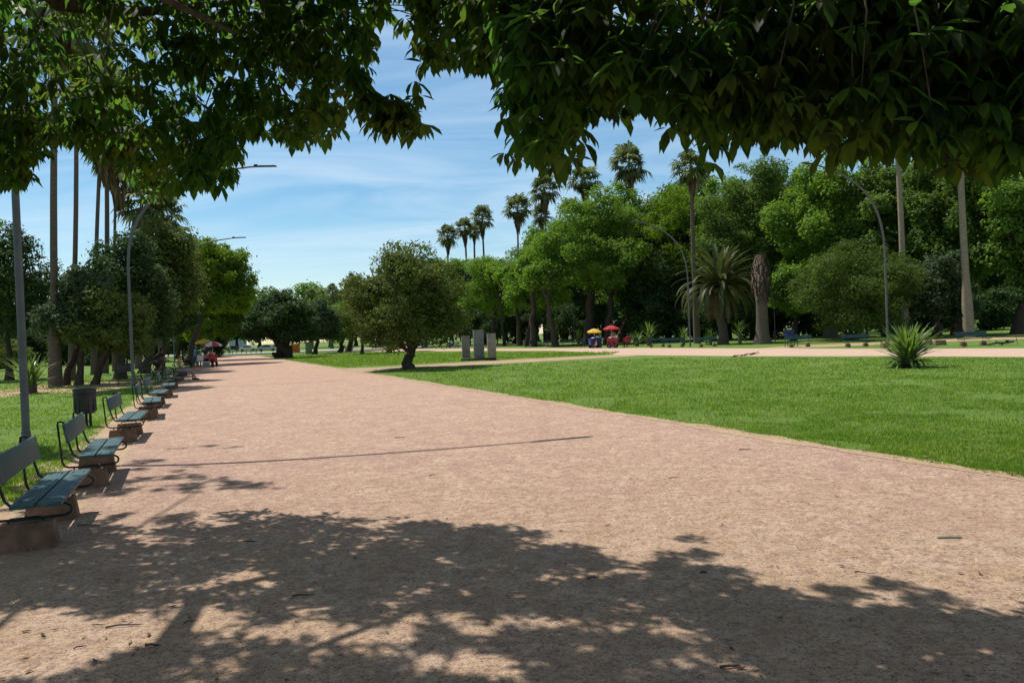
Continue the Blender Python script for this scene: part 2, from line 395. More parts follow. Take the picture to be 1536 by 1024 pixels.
def blob_scatter(name, pts, size, mat, flat=.6, seed=5, leafy=False):
    r = np.random.default_rng(seed); n = len(pts)
    a = r.uniform(0, 2 * np.pi, n); ca, sa = np.cos(a), np.sin(a)
    s = r.uniform(.5, 1.3, n) * size
    if leafy:
        base = np.array([(-1, 0, .15), (0, -.4, 0), (1, 0, .2), (0, .4, 0)], float); faces = np.array([[0, 1, 2, 3]])
    else:
        base = np.array([(1, 0, 0), (.3, .85, .1), (-.8, .5, 0), (-.7, -.6, .1), (.4, -.8, 0), (.1, 0, .9)], float); faces = np.array([[i, (i + 1) % 5, 5] for i in range(5)])
        base[:, 2] *= flat
    q = base[None] * (1 + r.uniform(-.25, .25, (n, len(base), 1)))
    x = (q[..., 0] * ca[:, None] - q[..., 1] * sa[:, None]) * s[:, None] + pts[:, 0:1]
    y = (q[..., 0] * sa[:, None] + q[..., 1] * ca[:, None]) * s[:, None] + pts[:, 1:2]
    z = q[..., 2] * s[:, None] + pts[:, 2:3]
    V = np.stack([x, y, z], -1).reshape(-1, 3); k = len(base)
    Fc = (faces[None] + (np.arange(n) * k)[:, None, None]).reshape(-1, faces.shape[1])
    return kind(link(name, np_mesh(name, V, Fc, mat)), 'stuff')
xs = RNG.uniform(-150, 1690, 26000); ys = 1060 - 420 * RNG.random(26000) ** 1.3
p = groundpix(xs, ys); p = p[(p[:, 0] > left_edge(p[:, 1]) + .05) & (p[:, 0] < right_edge(p[:, 1]) - .05)]; p[:, 2] = .011
blob_scatter('loose_pebbles', p, .0062, M['pebble'])
xs = RNG.uniform(-100, 1640, 700); ys = RNG.uniform(560, 1060, 700); p = groundpix(xs, ys); p[:, 2] = .02
k = RNG.random(700) < np.where(xs < 420, .8, .16); p = p[k]
p = p[(p[:, 0] > left_edge(p[:, 1]) - .8) & (p[:, 0] < right_edge(p[:, 1]))]
blob_scatter('leaf_litter', p, .026, M['litter'], leafy=True)
xs = RNG.uniform(560, 1640, 900); ys = RNG.uniform(545, 740, 900); p = groundpix(xs, ys); p = p[p[:, 0] > right_edge(p[:, 1]) - .1]; p[:, 2] = .045
blob_scatter('lawn_leaf_litter', p, .035, M['litter'], seed=9, leafy=True)

# ------------------------------------------------------------------ foliage
def unit(v): return v / (np.linalg.norm(v, axis=-1, keepdims=True) + 1e-9)
def leaf_quads(pos, nrm, ln, wd, r, droop=0.0):
    n = len(pos); t = r.normal(size=(n, 3)); t[:, 2] -= droop
    t = unit(t - nrm * (t * nrm).sum(-1, keepdims=True)); b = np.cross(nrm, t)
    ln = ln[:, None]; wd = wd[:, None]
    a = pos - t * ln * .5; c = pos + t * ln * .5 - nrm * ln * .12
    l = pos + b * wd * .5 + nrm * ln * .05 - t * ln * .08; q = pos - b * wd * .5 + nrm * ln * .05 - t * ln * .08
    return np.stack([a, q, c, l], 1).reshape(-1, 3)
def crown_mesh(name, clumps, n, ls, mat, seed, up=.5, aspect=.55, shell=.5, droop=.3):
    """many leaf-sized faces spread through a set of ellipsoid clumps"""
    r = np.random.default_rng(seed)
    cs = np.array([c[0] for c in clumps]); rs = np.array([c[1] for c in clumps], float)
    w = (rs[:, 0] * rs[:, 1] * rs[:, 2]) ** (2 / 3); w /= w.sum()
    per = 7; m = max(1, n // per); n = m * per
    i = r.choice(len(clumps), m, p=w)
    d = unit(r.normal(size=(m, 3))); rad = shell + (1 - shell) * r.random(m) ** .6
    rad *= 1 + .13 * r.normal(size=m) * (r.random(m) < .5)
    p0 = cs[i] + d * rs[i] * rad[:, None]; n0 = .75 * d + np.array([0, 0, up]) + .3 * r.normal(size=(m, 3))
    sprig = r.uniform(.5, 1.25, m)
    pos = np.repeat(p0, per, 0) + r.normal(size=(n, 3)) * np.array([1, 1, .55]) * ls * .95 * np.repeat(sprig, per)[:, None]
    nrm = unit(np.repeat(unit(n0), per, 0) + .5 * r.normal(size=(n, 3)))
    L = ls * r.uniform(.55, 1.4, n)
    V = leaf_quads(pos, nrm, L, L * aspect, r, droop)
    return np_mesh(name, V, np.arange(4 * n).reshape(n, 4), mat)
def make_clumps(c, rad, k, seed, size=(.26, .44), low=-.55, core=.62, flat=.8, top_bias=0.0):
    r = random.Random(seed); out = []
    c = np.array(c, float); rad = np.array(rad, float)
    for i in range(k):
        while True:
            d = np.array([r.gauss(0, 1), r.gauss(0, 1), r.gauss(0, 1) + top_bias]); d /= np.linalg.norm(d)
            if d[2] > low: break
        s = r.uniform(*size); q = r.uniform(.5, 1.02 - s * .4)
        out.append((c + d * rad * q, np.array([rad[0] * s, rad[1] * s, rad[2] * s * flat]) * r.uniform(.85, 1.15)))
    out.append((c - np.array([0, 0, rad[2] * .08]), rad * core))
    return out
def trunk_mb(base, fork, targets, r0_, seed, mb=None, flare=1.5, n=9):
    r = random.Random(seed); mb = mb or MB()
    base = np.array(base, float); fork = np.array(fork, float); pts = []; rr = []
    for i in range(7):
        u = i / 6; q = base * (1 - u) + fork * u
        w = math.sin(u * math.pi); q = q + np.array([r.uniform(-1, 1), r.uniform(-1, 1), 0]) * r0_ * .5 * w
        pts.append(q); rr.append(r0_ * (1 - .35 * u) * (flare if i == 0 else (1.12 if i == 1 else 1)))
    pts[0] = pts[0] - np.array([0, 0, .1])
    mb.tube(pts, rr, n)
    for tg in targets:
        tg = np.array(tg, float); a = fork - np.array([0, 0, r0_ * .8]) * r.random(); lp = []; lr = []
        s = r0_ * r.uniform(.34, .55)
        for i in range(6):
            u = i / 5; q = a * (1 - u) + tg * u; q[2] += math.sin(u * math.pi) * r.uniform(-.1, .12) * np.linalg.norm(tg - a)
            q[:2] += np.array([r.uniform(-.06, .06), r.uniform(-.06, .06)]) * np.linalg.norm(tg - a) * math.sin(u * math.pi)
            lp.append(q); lr.append(max(.015, s * (1 - .8 * u)))
        mb.tube(lp, lr, 6, cap=False)
    return mb

def tree(label, base, box, leaf, n=12000, ls=.3, seed=1, name='broadleaf_tree', cat='tree', k=26, tr=.28, fork=.25, bark='bark', group=None, stems=1, core=.55, depth_k=1.0, size=(.26, .44), up=.5, low=-.55, flat=.8, aspect=.55, zr=None, lean=0.0, shell=.5):
    """base: photo pixel of the foot; box: photo pixels of the crown"""
    b = G(*base); dd = depth(b); x0, y0, x1, y1 = box
    tl = W(x0, y0, dd); br = W(x1, y1, dd); ctr = (tl + br) / 2
    rx = abs(br - tl) @ np.abs(R) / 2; rz = (abs(y1 - y0) / FPX * dd) / 2; rx = (x1 - x0) / FPX * dd / 2
    c = ctr - b; ry = rx * depth_k
    root = thing(name, label, cat, b, 0, group)
    if ls >= .2: n, ls, k, size = int(n * 1.7), ls * .82, int(k * 1.7), (size[0] * .66, size[1] * .82)
    cl = make_clumps(c, (rx, ry, rz), k, seed, size, low, core, flat)
    cm = crown_mesh('crown', cl, n, ls, M[leaf], seed, up, aspect, shell)
    link('crown', cm, root)
    mb = MB(); rr = random.Random(seed + 99)
    bottom = c[2] - rz
    fz = max(.5, bottom + rz * 2 * fork)
    for s in range(stems):
        bo = np.array([rr.uniform(-1, 1), rr.uniform(-1, 1), 0]) * tr * (2.0 if stems > 1 else 0)
        fk = np.array([c[0] * .75 + rr.uniform(-1, 1) * (rx * .25 if stems > 1 else .1) + lean * 0, c[1] * .6 + rr.uniform(-.3, .3), fz])
        tg = rr.sample(cl[:-1], min(6 if stems == 1 else 3, len(cl) - 1))
        trunk_mb(bo, fk, [q[0] for q in tg], tr / (1 if stems == 1 else 1.35), seed + s, mb)
    mb.build('trunk', M[bark], root)
    return root

# ------------------------------------------------------------------ palms
def frame(d):
    d = Vector(d).normalized(); s = d.cross(Vector((0, 0, 1)))
    s = s.normalized() if s.length > 1e-3 else Vector((1, 0, 0)); return d, s, s.cross(d)
def fan_crown(seed, n=32, emin=-50, emax=80):
    r = random.Random(seed); V = []; Fc = []
    for i in range(n):
        az = i * 2.39996 + r.uniform(-.3, .3); el = math.radians(emin + (emax - emin) * ((i + .5) / n) + r.uniform(-8, 8))
        d, s, u = frame((math.cos(az) * math.cos(el), math.sin(az) * math.cos(el), math.sin(el)))
        L = r.uniform(.7, 1.15); pl = .55 * L; droop = .10 + .12 * r.random()
        b = len(V); p0 = Vector((0, 0, 0)); p1 = d * pl - Vector((0, 0, droop * .4))
        V += [p0 + s * .015, p0 - s * .015, p1 - s * .015, p1 + s * .015]; Fc.append((b, b + 1, b + 2, b + 3))
        K = 13
        for k in range(K):
            a = math.radians(-115 + 230 * k / (K - 1)); q = (d * math.cos(a) + s * math.sin(a)).normalized()
            ln = L * .52 * (1 - .25 * abs(a) / 2) * r.uniform(.85, 1.1)
            w = (d * -math.sin(a) + s * math.cos(a)).normalized() * .052
            m = p1 + q * ln * .6 + u * .02 * (k % 2); tip = p1 + q * ln - Vector((0, 0, ln * r.uniform(.25, .6)))
            b = len(V); V += [p1, m - w, tip, m + w]; Fc.append((b, b + 1, b + 2, b + 3))
    return np_mesh('crown', np.array([tuple(v) for v in V]), np.array(Fc), M['leaf_palm'])
def skirt_mesh(seed, n=150, length=1.3):
    r = random.Random(seed); V = []; Fc = []
    for i in range(n):
        az = r.uniform(0, 6.283); z = -r.random() ** 1.2 * length; rad = .14 + .42 * (1 - abs(z) / length) * r.uniform(.5, 1)
        o = Vector((math.cos(az), math.sin(az), 0)); s = Vector((-o.y, o.x, 0)) * r.uniform(.05, .12)
        a = o * .12 + Vector((0, 0, z)); m = o * rad + Vector((0, 0, z - .12)); tip = o * (rad * .85) + Vector((0, 0, z - r.uniform(.35, .6)))
        b = len(V); V += [a, m - s, tip, m + s]; Fc.append((b, b + 1, b + 2, b + 3))
    return np_mesh('dead_fronds', np.array([tuple(v) for v in V]), np.array(Fc), M['leaf_dead'])
FAN = [fan_crown(s) for s in (1, 2, 3)]; SKIRT = [skirt_mesh(s) for s in (4, 5)]
def fan_palm(label, base, head, rpx, tw=.22, group=None, bark='palm_bark', i=0, skirt=1.0, d=None, flare=1.5):
    b = G(*base) if d is None else W(*base, d) * np.array([1, 1, 0]); dd = depth(b); h = W(head[0], head[1], dd) - b; rr = rpx / FPX * dd
    root = thing('fan_palm', label, 'palm tree', b, 0, group); mb = MB(); pts = []; ra = []
    for k in range(9):
        u = k / 8; pts.append(np.array([h[0] * u + .25 * math.sin(u * 3.1) * (.6 if i % 2 else -.4), h[1] * u, h[2] * u - (.1 if k == 0 else 0)])); ra.append(tw * (flare if k == 0 else (flare * .5 + .6 if k == 1 and flare > 1.3 else 1 - .3 * u)))
    mb.tube(pts, ra, 10); mb.build('trunk', M[bark], root)
    c = link('crown', FAN[i % 3], root, h); c.scale = (rr * 1.25,) * 3; c.rotation_euler = (0, 0, i * 1.3)
    if skirt > 0:
        s = link('dead_fronds', SKIRT[i % 2], root, h - np.array([0, 0, rr * .25])); s.scale = (rr * skirt * .62, rr * skirt * .62, rr * skirt * .72); s.rotation_euler = (0, 0, i * .7)
    return root
def pinnate(seed, n, el0, el1, L, mat, name, arch=1.0, w=.035, leaflets=34, ll=.42):
    r = random.Random(seed); V = []; Fc = []
    for i in range(n):
        az = i * 2.39996 + r.uniform(-.25, .25); el = math.radians(el0 + (el1 - el0) * ((i + .5) / n) + r.uniform(-6, 6)); ln = L * r.uniform(.88, 1.08)
        o = Vector((math.cos(az), math.sin(az), 0)); p = Vector((0, 0, 0)) + o * .2; K = leaflets; e = el; pts = []
        for k in range(K + 1):
            pts.append((p.copy(), e)); e -= arch * (1.5 / K) * (.35 + 1.3 * k / K) * max(.25, math.cos(el) + .25); e = max(e, -1.45)
            p = p + (o * math.cos(e) + Vector((0, 0, math.sin(e)))) * ln / K
        side = Vector((-o.y, o.x, 0))
        for k in range(K):
            a, e = pts[k]; q, _ = pts[k + 1]; t = (q - a).normalized(); up = side.cross(t) * -1
            if up.z < 0: up = -up
            b = len(V); ww = .035 * (1 - .7 * k / K)
            V += [a - side * ww, q - side * ww * .95, q + side * ww * .95, a + side * ww]; Fc.append((b, b + 1, b + 2, b + 3))
            if k < 3: continue
            l2 = ll * (math.sin(math.pi * (k / K * .85 + .12)) * .8 + .2) * r.uniform(.8, 1.1)
            for sg in (-1, 1):
                dr = (side * sg * .75 + t * .75 + up * .28).normalized()
                tip = a + dr * l2 - Vector((0, 0, l2 * .16)); m = a + dr * l2 * .45; wv = t * w
                b = len(V); V += [a, m - wv, tip, m + wv]; Fc.append((b, b + 1, b + 2, b + 3))
    return np_mesh(name, np.array([tuple(v) for v in V]), np.array(Fc), mat)

def sword_plant(label, base, hpx, wpx, n=95, seed=1, name='yucca_plant', group=None, stem=0.25, lower=-10):
    b = G(*base); dd = depth(b); hh = hpx / FPX * dd; ww = wpx / FPX * dd / 2
    root = thing(name, label, 'plant', b, 0, group); r = random.Random(seed); V = []; Fc = []
    mb = MB(); mb.tube([(0, 0, -.05), (0.01, 0, hh * stem * .6), (0, 0.01, hh * stem)], [ww * .22, ww * .2, ww * .17], 9); mb.build('stem', M['palm_fibre'], root)
    for i in range(n):
        az = i * 2.39996 + r.uniform(-.3, .3); u = (i + .5) / n; el = math.radians(lower + (86 - lower) * u ** .8 + r.uniform(-8, 8))
        z0 = hh * stem * (.15 + .85 * u); o = Vector((math.cos(az), math.sin(az), 0)); side = Vector((-o.y, o.x, 0))
        L = min((hh - z0) / max(.25, math.sin(max(el, .1))), ww / max(.25, math.cos(el))) * r.uniform(.8, 1.08)
        w = .046 * max(.8, ww / .8) * r.uniform(.8, 1.15); p = Vector((0, 0, z0)) + o * ww * .1; e = el; prev = None; K = 4
        dr = r.uniform(.05, .22) + (.35 if u < .3 and r.random() < .5 else 0)
        for k in range(K + 1):
            f = k / K; wk = w * (.7 + .6 * f) * (1 if f < .45 else max(0.02, (1 - f) / .55)); up = Vector((0, 0, .25 * wk))
            cur = (p - side * wk + up, p, p + side * wk + up)
            if prev:
                b0 = len(V); V += [prev[0], prev[1], prev[2], cur[2], cur[1], cur[0]]; Fc += [(b0, b0 + 1, b0 + 4, b0 + 5), (b0 + 1, b0 + 2, b0 + 3, b0 + 4)]
            prev = cur; p = p + (o * math.cos(e) + Vector((0, 0, math.sin(e)))) * L / K; e -= dr
    link('leaves', np_mesh('leaves', np.array([tuple(v) for v in V]), np.array(Fc), M['leaf_yucca']), root)
    return root

# ---- left side: tall palms, the row of dark trees, yucca
PG = 'tall fan palms rising over the left row of trees'
fan_palm('foremost and leftmost of the tall left fan palms, bare brown trunk rising from the lawn', (83, 580), (84, 20), 75, .19, PG, i=0, flare=1.8)
fan_palm('tall fan palm just right of the foremost left palm, slim dark trunk', (107, 571), (113, 60), 62, .15, PG, i=1)
fan_palm('fan palm with a slightly leaning slim trunk and brown hanging skirt, third from the left', (141, 562), (152, 195), 46, .16, PG, i=2, skirt=1.3)
fan_palm('fan palm with a thick straight trunk between the leaning palm and the bushy skirted one', (157, 560), (158, 150), 50, .19, PG, i=3)
fan_palm('fan palm with a thick brown beard of dead fronds and thin trunk below it', (172, 557), (175, 232), 42, .13, PG, i=4, skirt=1.5)
fan_palm('shorter shaggy fan palm behind the curved lamp post', (207, 553), (212, 300), 40, .2, PG, i=5, skirt=1.4)
fan_palm('low shaggy fan palm head just right of the curved lamp post, above the dark trees', (243, 550), (244, 318), 34, .2, PG, i=6, skirt=1.0)

LG = 'row of trees along the left lawn'
tree('dark rounded tree at the left edge of the photo, beyond the nearest lamp post', (14, 570), (-70, 345, 84, 545), 'leaf_dark', 12000, .26, 21, tr=.22, group=LG)
tree('grey green tree with airy crown and thick dark forked trunk behind the litter bin', (108, 578), (62, 392, 178, 548), 'leaf_grey', 15000, .2, 22, tr=.24, group=LG, stems=2, k=30, size=(.2, .36), core=.5)
tree('small leaning two stemmed tree right of the thick dark trunk', (140, 577), (100, 418, 226, 556), 'leaf_olive', 12000, .18, 23, tr=.17, group=LG, stems=3, k=26)
tree('tall dark dense tree behind the curved lamp post', (180, 568), (128, 348, 256, 545), 'leaf_dark', 15000, .24, 24, tr=.3, group=LG, bark='bark')
tree('dark tall tree between the curved lamp post and the bright green tree', (215, 560), (188, 322, 306, 528), 'leaf_olive', 16000, .26, 25, tr=.3, group=LG, k=32)
tree('dark narrow tree behind the cyclist', (238, 556), (212, 385, 300, 532), 'leaf_dark', 9000, .26, 26, tr=.25, group=LG)
tree('bright yellow green tree with rounded crown reaching over the path on the left', (282, 548), (244, 350, 378, 502), 'leaf_yellow', 26000, .3, 27, tr=.34, group=LG, k=60, size=(.13, .28), core=.5)
tree('bright green tree behind the left ice cream carts, crown hanging low over the path', (312, 541), (262, 385, 377, 525), 'leaf_yellow', 22000, .34, 28, tr=.4, group=LG, k=56, size=(.13, .28), low=-.8)
tree('dark low olive shrub on the far left lawn', (16, 556), (-30, 508, 42, 556), 'leaf_olive', 6000, .2, 29, name='shrub', cat='shrub', tr=.1, low=-.9)
for i, (bx, by, bb) in enumerate([(40, 549, (-60, 400, 90, 536)), (120, 545, (60, 420, 180, 535)), (205, 544, (140, 410, 260, 534)), (-60, 548, (-160, 380, 10, 538)), (265, 538, (235, 400, 330, 528))]):
    tree('dark tree standing behind the left row, half hidden by it', (bx, by), bb, 'leaf_dark' if i % 2 else 'leaf_mid', 9000, .42, 40 + i, tr=.3, group='trees behind the left row', k=20, low=-.8)
sword_plant('spiky yucca with long stiff leaves on a thick trunk behind the nearest lamp post', (47, 590), 62, 74, 50, 5, stem=.45, lower=15)

# ---- middle: olive tree on the lawn and its neighbours
tree('round dark olive tree with dense crown and forked trunk beside the cross path', (612, 553), (516, 362, 710, 536), 'leaf_olive', 60000, .15, 31, tr=.34, k=130, size=(.13, .25), core=.76, fork=.05, stems=1, shell=.4, low=-.9)
sm = tree('thin leaning olive tree left of the round olive tree', (543, 531), (508, 424, 588, 520), 'leaf_olive', 11000, .24, 32, tr=.2, k=30, size=(.2, .34), low=-.8)
tree('small dark tree directly behind the trunk of the round olive tree', (583, 528), (556, 430, 634, 518), 'leaf_dark', 8000, .3, 33, tr=.3)
tree('wide dark tree with a very thick trunk at the end of the path', (424, 537), (366, 440, 482, 522), 'leaf_dark', 22000, .34, 34, tr=.95, k=40, size=(.2, .34), low=-.7, fork=.1, core=.66)
tree('dark bushy tree behind the grey utility box', (472, 531), (444, 448, 510, 522), 'leaf_grey', 9000, .4, 35, tr=.3, low=-.8)
tree('bright green bushy tree between the dark wide tree and the leaning olive tree', (510, 528), (478, 452, 556, 522), 'leaf_bright', 12000, .4, 36, tr=.35, low=-.85, k=30)
fan_palm('small distant fan palm above the far tree line, left one', (468, 527), (467, 440), 9, .3, 'distant palms above the far tree line', i=1, d=190)
fan_palm('distant fan palm rising left of the leaning olive tree', (498, 527), (499, 436), 11, .3, 'distant palms above the far tree line', i=2, d=180)
tree('dark distant tree top beside the distant palms', (522, 527), (504, 415, 566, 512), 'leaf_dark', 8000, .5, 37, tr=.4)
FG = 'far trees beyond the street'
for i in range(52):
    x = (290 + i * 34 if i < 15 else (-120 + (i - 15) * 34 if i < 27 else 800 + (i - 27) * 34)) + random.uniform(-8, 8); dd = random.uniform(205, 260) if i < 15 else random.uniform(170, 230); hgt = random.uniform(78, 92) - (12 if i > 8 else 0)
    hx = 519.5 - (x - 305) * .0384; w = random.uniform(34, 46)
    b = W(x, hx + FPX * CAMH / dd, dd); px = P(np.array([b[0], b[1], 0]))
    tree('far tree across the street, in the tree line closing the end of the path' if i < 15 else 'far dark tree glimpsed between the trunks of nearer trees', (px[0], px[1]), (x - w, hx - hgt, x + w, hx + 1), ['leaf_mid', 'leaf_dark', 'leaf_bright'][i % 3] if i < 15 else 'leaf_dark', 6000 if i < 15 else 3200, .85, 400 + i, tr=.5, k=20, group=FG, low=-.95)

# ---- right: the wood beyond the promenade
WG = 'trees of the wood beyond the promenade'
tree('bright green tree at the left end of the wood, behind the stone pillars', (738, 519), (684, 380, 806, 498), 'leaf_bright', 20000, .34, 71, tr=.4, group=WG, k=44, size=(.17, .30))
tree('bright green tree with low boughs left of the tallest rounded tree', (790, 519), (742, 364, 860, 492), 'leaf_bright', 18000, .34, 72, tr=.42, group=WG, k=44, size=(.17, .30))
tree('largest rounded bright green tree of the wood, behind the carts with umbrellas', (882, 517), (790, 288, 985, 474), 'leaf_bright', 36000, .36, 73, tr=.62, group=WG, k=70, size=(.13, .25), bark='bark')
tree('mid green tree behind the far end of the carts', (930, 514), (880, 310, 1030, 490), 'leaf_mid', 22000, .36, 74, tr=.55, group=WG, k=40)
tree('dark green tree left of the date palm', (985, 513), (925, 372, 1052, 500), 'leaf_dark', 18000, .34, 75, tr=.45, group=WG, k=36, low=-.8)
tree('tall feathery yellow green tree behind the date palm', (1060, 510), (935, 262, 1150, 480), 'leaf_yellow', 34000, .34, 76, tr=.6, group=WG, k=50, size=(.16, .32), flat=.5, depth_k=.8)
tree('tall feathery mid green tree behind the dead palm trunk', (1135, 509), (1030, 236, 1225, 470), 'leaf_mid', 38000, .34, 77, tr=.6, group=WG, k=54, size=(.16, .32), flat=.55, depth_k=.8)
tree('tall bright broad leaved tree behind the right curved lamp post arm', (1245, 507), (1150, 225, 1345, 480), 'leaf_bright', 30000, .42, 78, tr=.6, group=WG, k=54, size=(.12, .25), bark='bark_grey', core=.5)
tree('low bright leafy boughs of a small tree right of the dead palm trunk', (1190, 511), (1150, 385, 1240, 490), 'leaf_bright', 11000, .36, 79, tr=.3, group=WG, k=28, size=(.16, .3))
tree('tall dark tree between the two pale palm trunks, left part', (1335, 505), (1262, 225, 1425, 480), 'leaf_mid', 24000, .42, 80, tr=.6, group=WG, k=48, size=(.13, .26), core=.5)
tree('grey green tree with low boughs between the pale palm trunks', (1405, 506), (1345, 372, 1458, 498), 'leaf_grey', 14000, .36, 81, tr=.4, group=WG, k=34, size=(.16, .3))
tree('tall dark green tree behind the rightmost pale palm trunk', (1440, 503), (1372, 215, 1518, 470), 'leaf_mid', 22000, .42, 82, tr=.6, group=WG, k=46, size=(.13, .26), core=.5)
tree('tall bright tree at the right edge of the wood', (1530, 501), (1455, 210, 1640, 485), 'leaf_bright', 22000, .42, 83, tr=.6, group=WG, k=46, size=(.13, .26), core=.5)
tree('dense rounded cypress like tree with fine foliage and many stems behind the benches', (1280, 511), (1188, 362, 1378, 514), 'leaf_cypress', 52000, .18, 84, tr=.26, k=110, size=(.14, .26), core=.76, stems=4, bark='bark', low=-.8, name='cypress_tree')
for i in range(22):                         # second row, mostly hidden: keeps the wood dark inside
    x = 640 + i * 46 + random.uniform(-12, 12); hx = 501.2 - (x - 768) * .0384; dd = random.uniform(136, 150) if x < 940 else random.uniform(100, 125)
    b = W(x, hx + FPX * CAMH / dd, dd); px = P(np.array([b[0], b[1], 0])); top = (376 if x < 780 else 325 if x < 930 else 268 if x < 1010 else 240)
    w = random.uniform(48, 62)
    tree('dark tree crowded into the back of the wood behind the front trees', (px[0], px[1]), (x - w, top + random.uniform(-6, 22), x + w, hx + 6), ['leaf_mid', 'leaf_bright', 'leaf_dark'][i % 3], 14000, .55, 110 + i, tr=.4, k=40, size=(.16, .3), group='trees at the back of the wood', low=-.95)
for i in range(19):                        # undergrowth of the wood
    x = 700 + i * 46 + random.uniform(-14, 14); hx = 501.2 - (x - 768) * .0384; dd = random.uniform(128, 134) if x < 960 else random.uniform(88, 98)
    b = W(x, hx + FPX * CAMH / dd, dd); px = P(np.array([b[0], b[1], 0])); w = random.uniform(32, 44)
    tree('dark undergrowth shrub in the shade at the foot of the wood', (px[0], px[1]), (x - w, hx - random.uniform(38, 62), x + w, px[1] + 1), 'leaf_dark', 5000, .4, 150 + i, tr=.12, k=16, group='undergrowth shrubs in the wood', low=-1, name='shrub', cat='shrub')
TG = 'bare dark trunks at the front of the wood'
for i, (bx, by, tx, ty, w, lb) in enumerate([(757, 519, 748, 430, .22, 'slim dark trunk right of the stone pillars'), (781, 519, 770, 428, .36, 'dark trunk leaning left, right of the slim one'), (800, 520, 799, 420, .42, 'thick straight dark trunk in front of the wood'), (834, 520, 818, 430, .36, 'dark forked trunk near the thin grey pole'), (912, 516, 917, 430, .5, 'thick trunk behind the red umbrella')]):
    b = G(bx, by); dd = depth(b); tp = W(tx, ty, dd) - b
    root = thing('broadleaf_tree', lb + ', crown merging into the green above', 'tree', b, 0, TG)
    cl = make_clumps(tp + np.array([0, .5, 1.2]), (2.6, 2.6, 2.2), 22, 200 + i, (.2, .34))
    link('crown', crown_mesh('crown', cl, 7000, .34, M['leaf_bright'], 300 + i), root)
    trunk_mb((0, 0, 0), tp * .8, [q[0] for q in cl[:5]], w, 210 + i).build('trunk', M['bark'], root)

HG = 'dark shrubs closing the left lawn'
for i in range(15):
    x = -90 + i * 31 + random.uniform(-8, 8); hx = 501.2 - (x - 768) * .0384; dd = random.uniform(84, 100) + (30 if x > 230 else 0)
    b = W(x, hx + FPX * CAMH / dd, dd); px = P(np.array([b[0], b[1], 0])); w = random.uniform(24, 32)
    if x > 322: continue
    tree('dark shrub in the hedge closing the left lawn behind the trees', (px[0], px[1]), (x - w, hx - random.uniform(28, 46), x + w, px[1] + 1), 'leaf_dark', 5000, .36, 230 + i, tr=.1, k=16, group=HG, low=-1, name='shrub', cat='shrub')
RG = 'tall fan palms above the wood'
for i, (hx_, hy, rp, lb) in enumerate([(671, 352, 17, 'leftmost'), (697, 342, 16, 'second from the left, shaggy'), (711, 346, 12, 'small, tucked behind the second one'), (723, 326, 18, 'fourth from the left with a clear thin trunk'), (776, 312, 22, 'standing alone with a wide head'), (816, 282, 24, 'tall, partly behind the hanging leaves'), (812, 322, 16, 'lower head below the tall one'), (877, 270, 25, 'behind the top of the largest rounded tree'), (943, 246, 30, 'tallest, directly above the largest rounded tree')]):
    dd = (152 if hx_ < 800 else 120) + i * 3; hz = 501.2 - (hx_ - 768) * .0384
    fan_palm('fan palm over the wood, ' + lb, (hx_ + 6, hz + 15), (hx_, hy), rp, .24, RG, i=i, d=dd, skirt=1.25)
fan_palm('fan palm with long brown skirt and thin trunk beside the date palm', (1046, 515), (1037, 250), 27, .26, RG, i=2, skirt=1.25)
PP = 'pale smooth palm trunks on the right'
fan_palm('tall pale palm trunk left of the two right ones, behind the foreground yucca', (1357, 508), (1340, 130), 60, .27, PP, 'palm_pale', 1, 1.0)
fan_palm('tall pale palm trunk with flared grey foot, rightmost, behind a green bench', (1454, 506), (1436, 120), 60, .30, PP, 'palm_pale', 2, 1.0, flare=1.5)

# date palm with arching fronds
b = G(1085, 516); dd = depth(b); hd = W(1078, 432, dd) - b; sc = dd / FPX
root = thing('date_palm', 'date palm with wide arching feathery fronds and stout trunk at the lawn edge', 'palm tree', b)
mb = MB(); mb.tube([(0, 0, -.1), (0, 0, .25), *[tuple(hd * u + np.array([.12 * math.sin(u * 9), 0, 0])) for u in (.15, .3, .5, .7, .85, 1.0)]], [.62, .54, .46, .43, .42, .45, .55, .6], 12); mb.build('trunk', M['palm_bark'], root)
link('crown', pinnate(3, 96, -8, 84, 76 * sc, M['leaf_date'], 'crown', 1.0, .075, 54, .44), root, hd)
link('dead_fronds', pinnate(4, 22, -46, -14, 50 * sc, M['leaf_dead'], 'dead_fronds', 1.5, .045, 24, .5), root, hd - np.array([0, 0, .3]))
# dead palm trunk
b = G(1144, 516); dd = depth(b); hd = W(1141, 382, dd) - b
root = thing('dead_palm', 'headless dead palm trunk with a shaggy brown top beside the date palm', 'palm trunk', b)
mb = MB(); mb.tube([(0, 0, -.1), (0, 0, .2), *[tuple(hd * u) for u in (.1, .25, .45, .6, .8, 1.0)]], [.86, .82, .60, .52, .50, .52, .5, .3], 12); mb.build('trunk', M['palm_bark'], root)
r = random.Random(8); V = []; Fc = []
for i in range(420):
    u = .50 + .52 * r.random(); az = r.uniform(0, 6.283); o = Vector((math.cos(az), math.sin(az), 0)); s = Vector((-o.y, o.x, 0)) * r.uniform(.05, .1)
    p = Vector(hd * u); wid = .82 * math.sin(math.pi * min(1, max(.16, (u - .44) / .60))) ** .5
    a = p + o * .35; m = p + o * (.4 + (wid - .35) * r.uniform(.5, 1)) + Vector((0, 0, r.uniform(-.05, .2))); tip = m + o * r.uniform(0, .1) - Vector((0, 0, r.uniform(.3, .7)))
    k = len(V); V += [a, m - s, tip, m + s]; Fc.append((k, k + 1, k + 2, k + 3))
link('fibre_top', np_mesh('fibre_top', np.array([tuple(v) for v in V]), np.array(Fc), M['palm_fibre']), root)

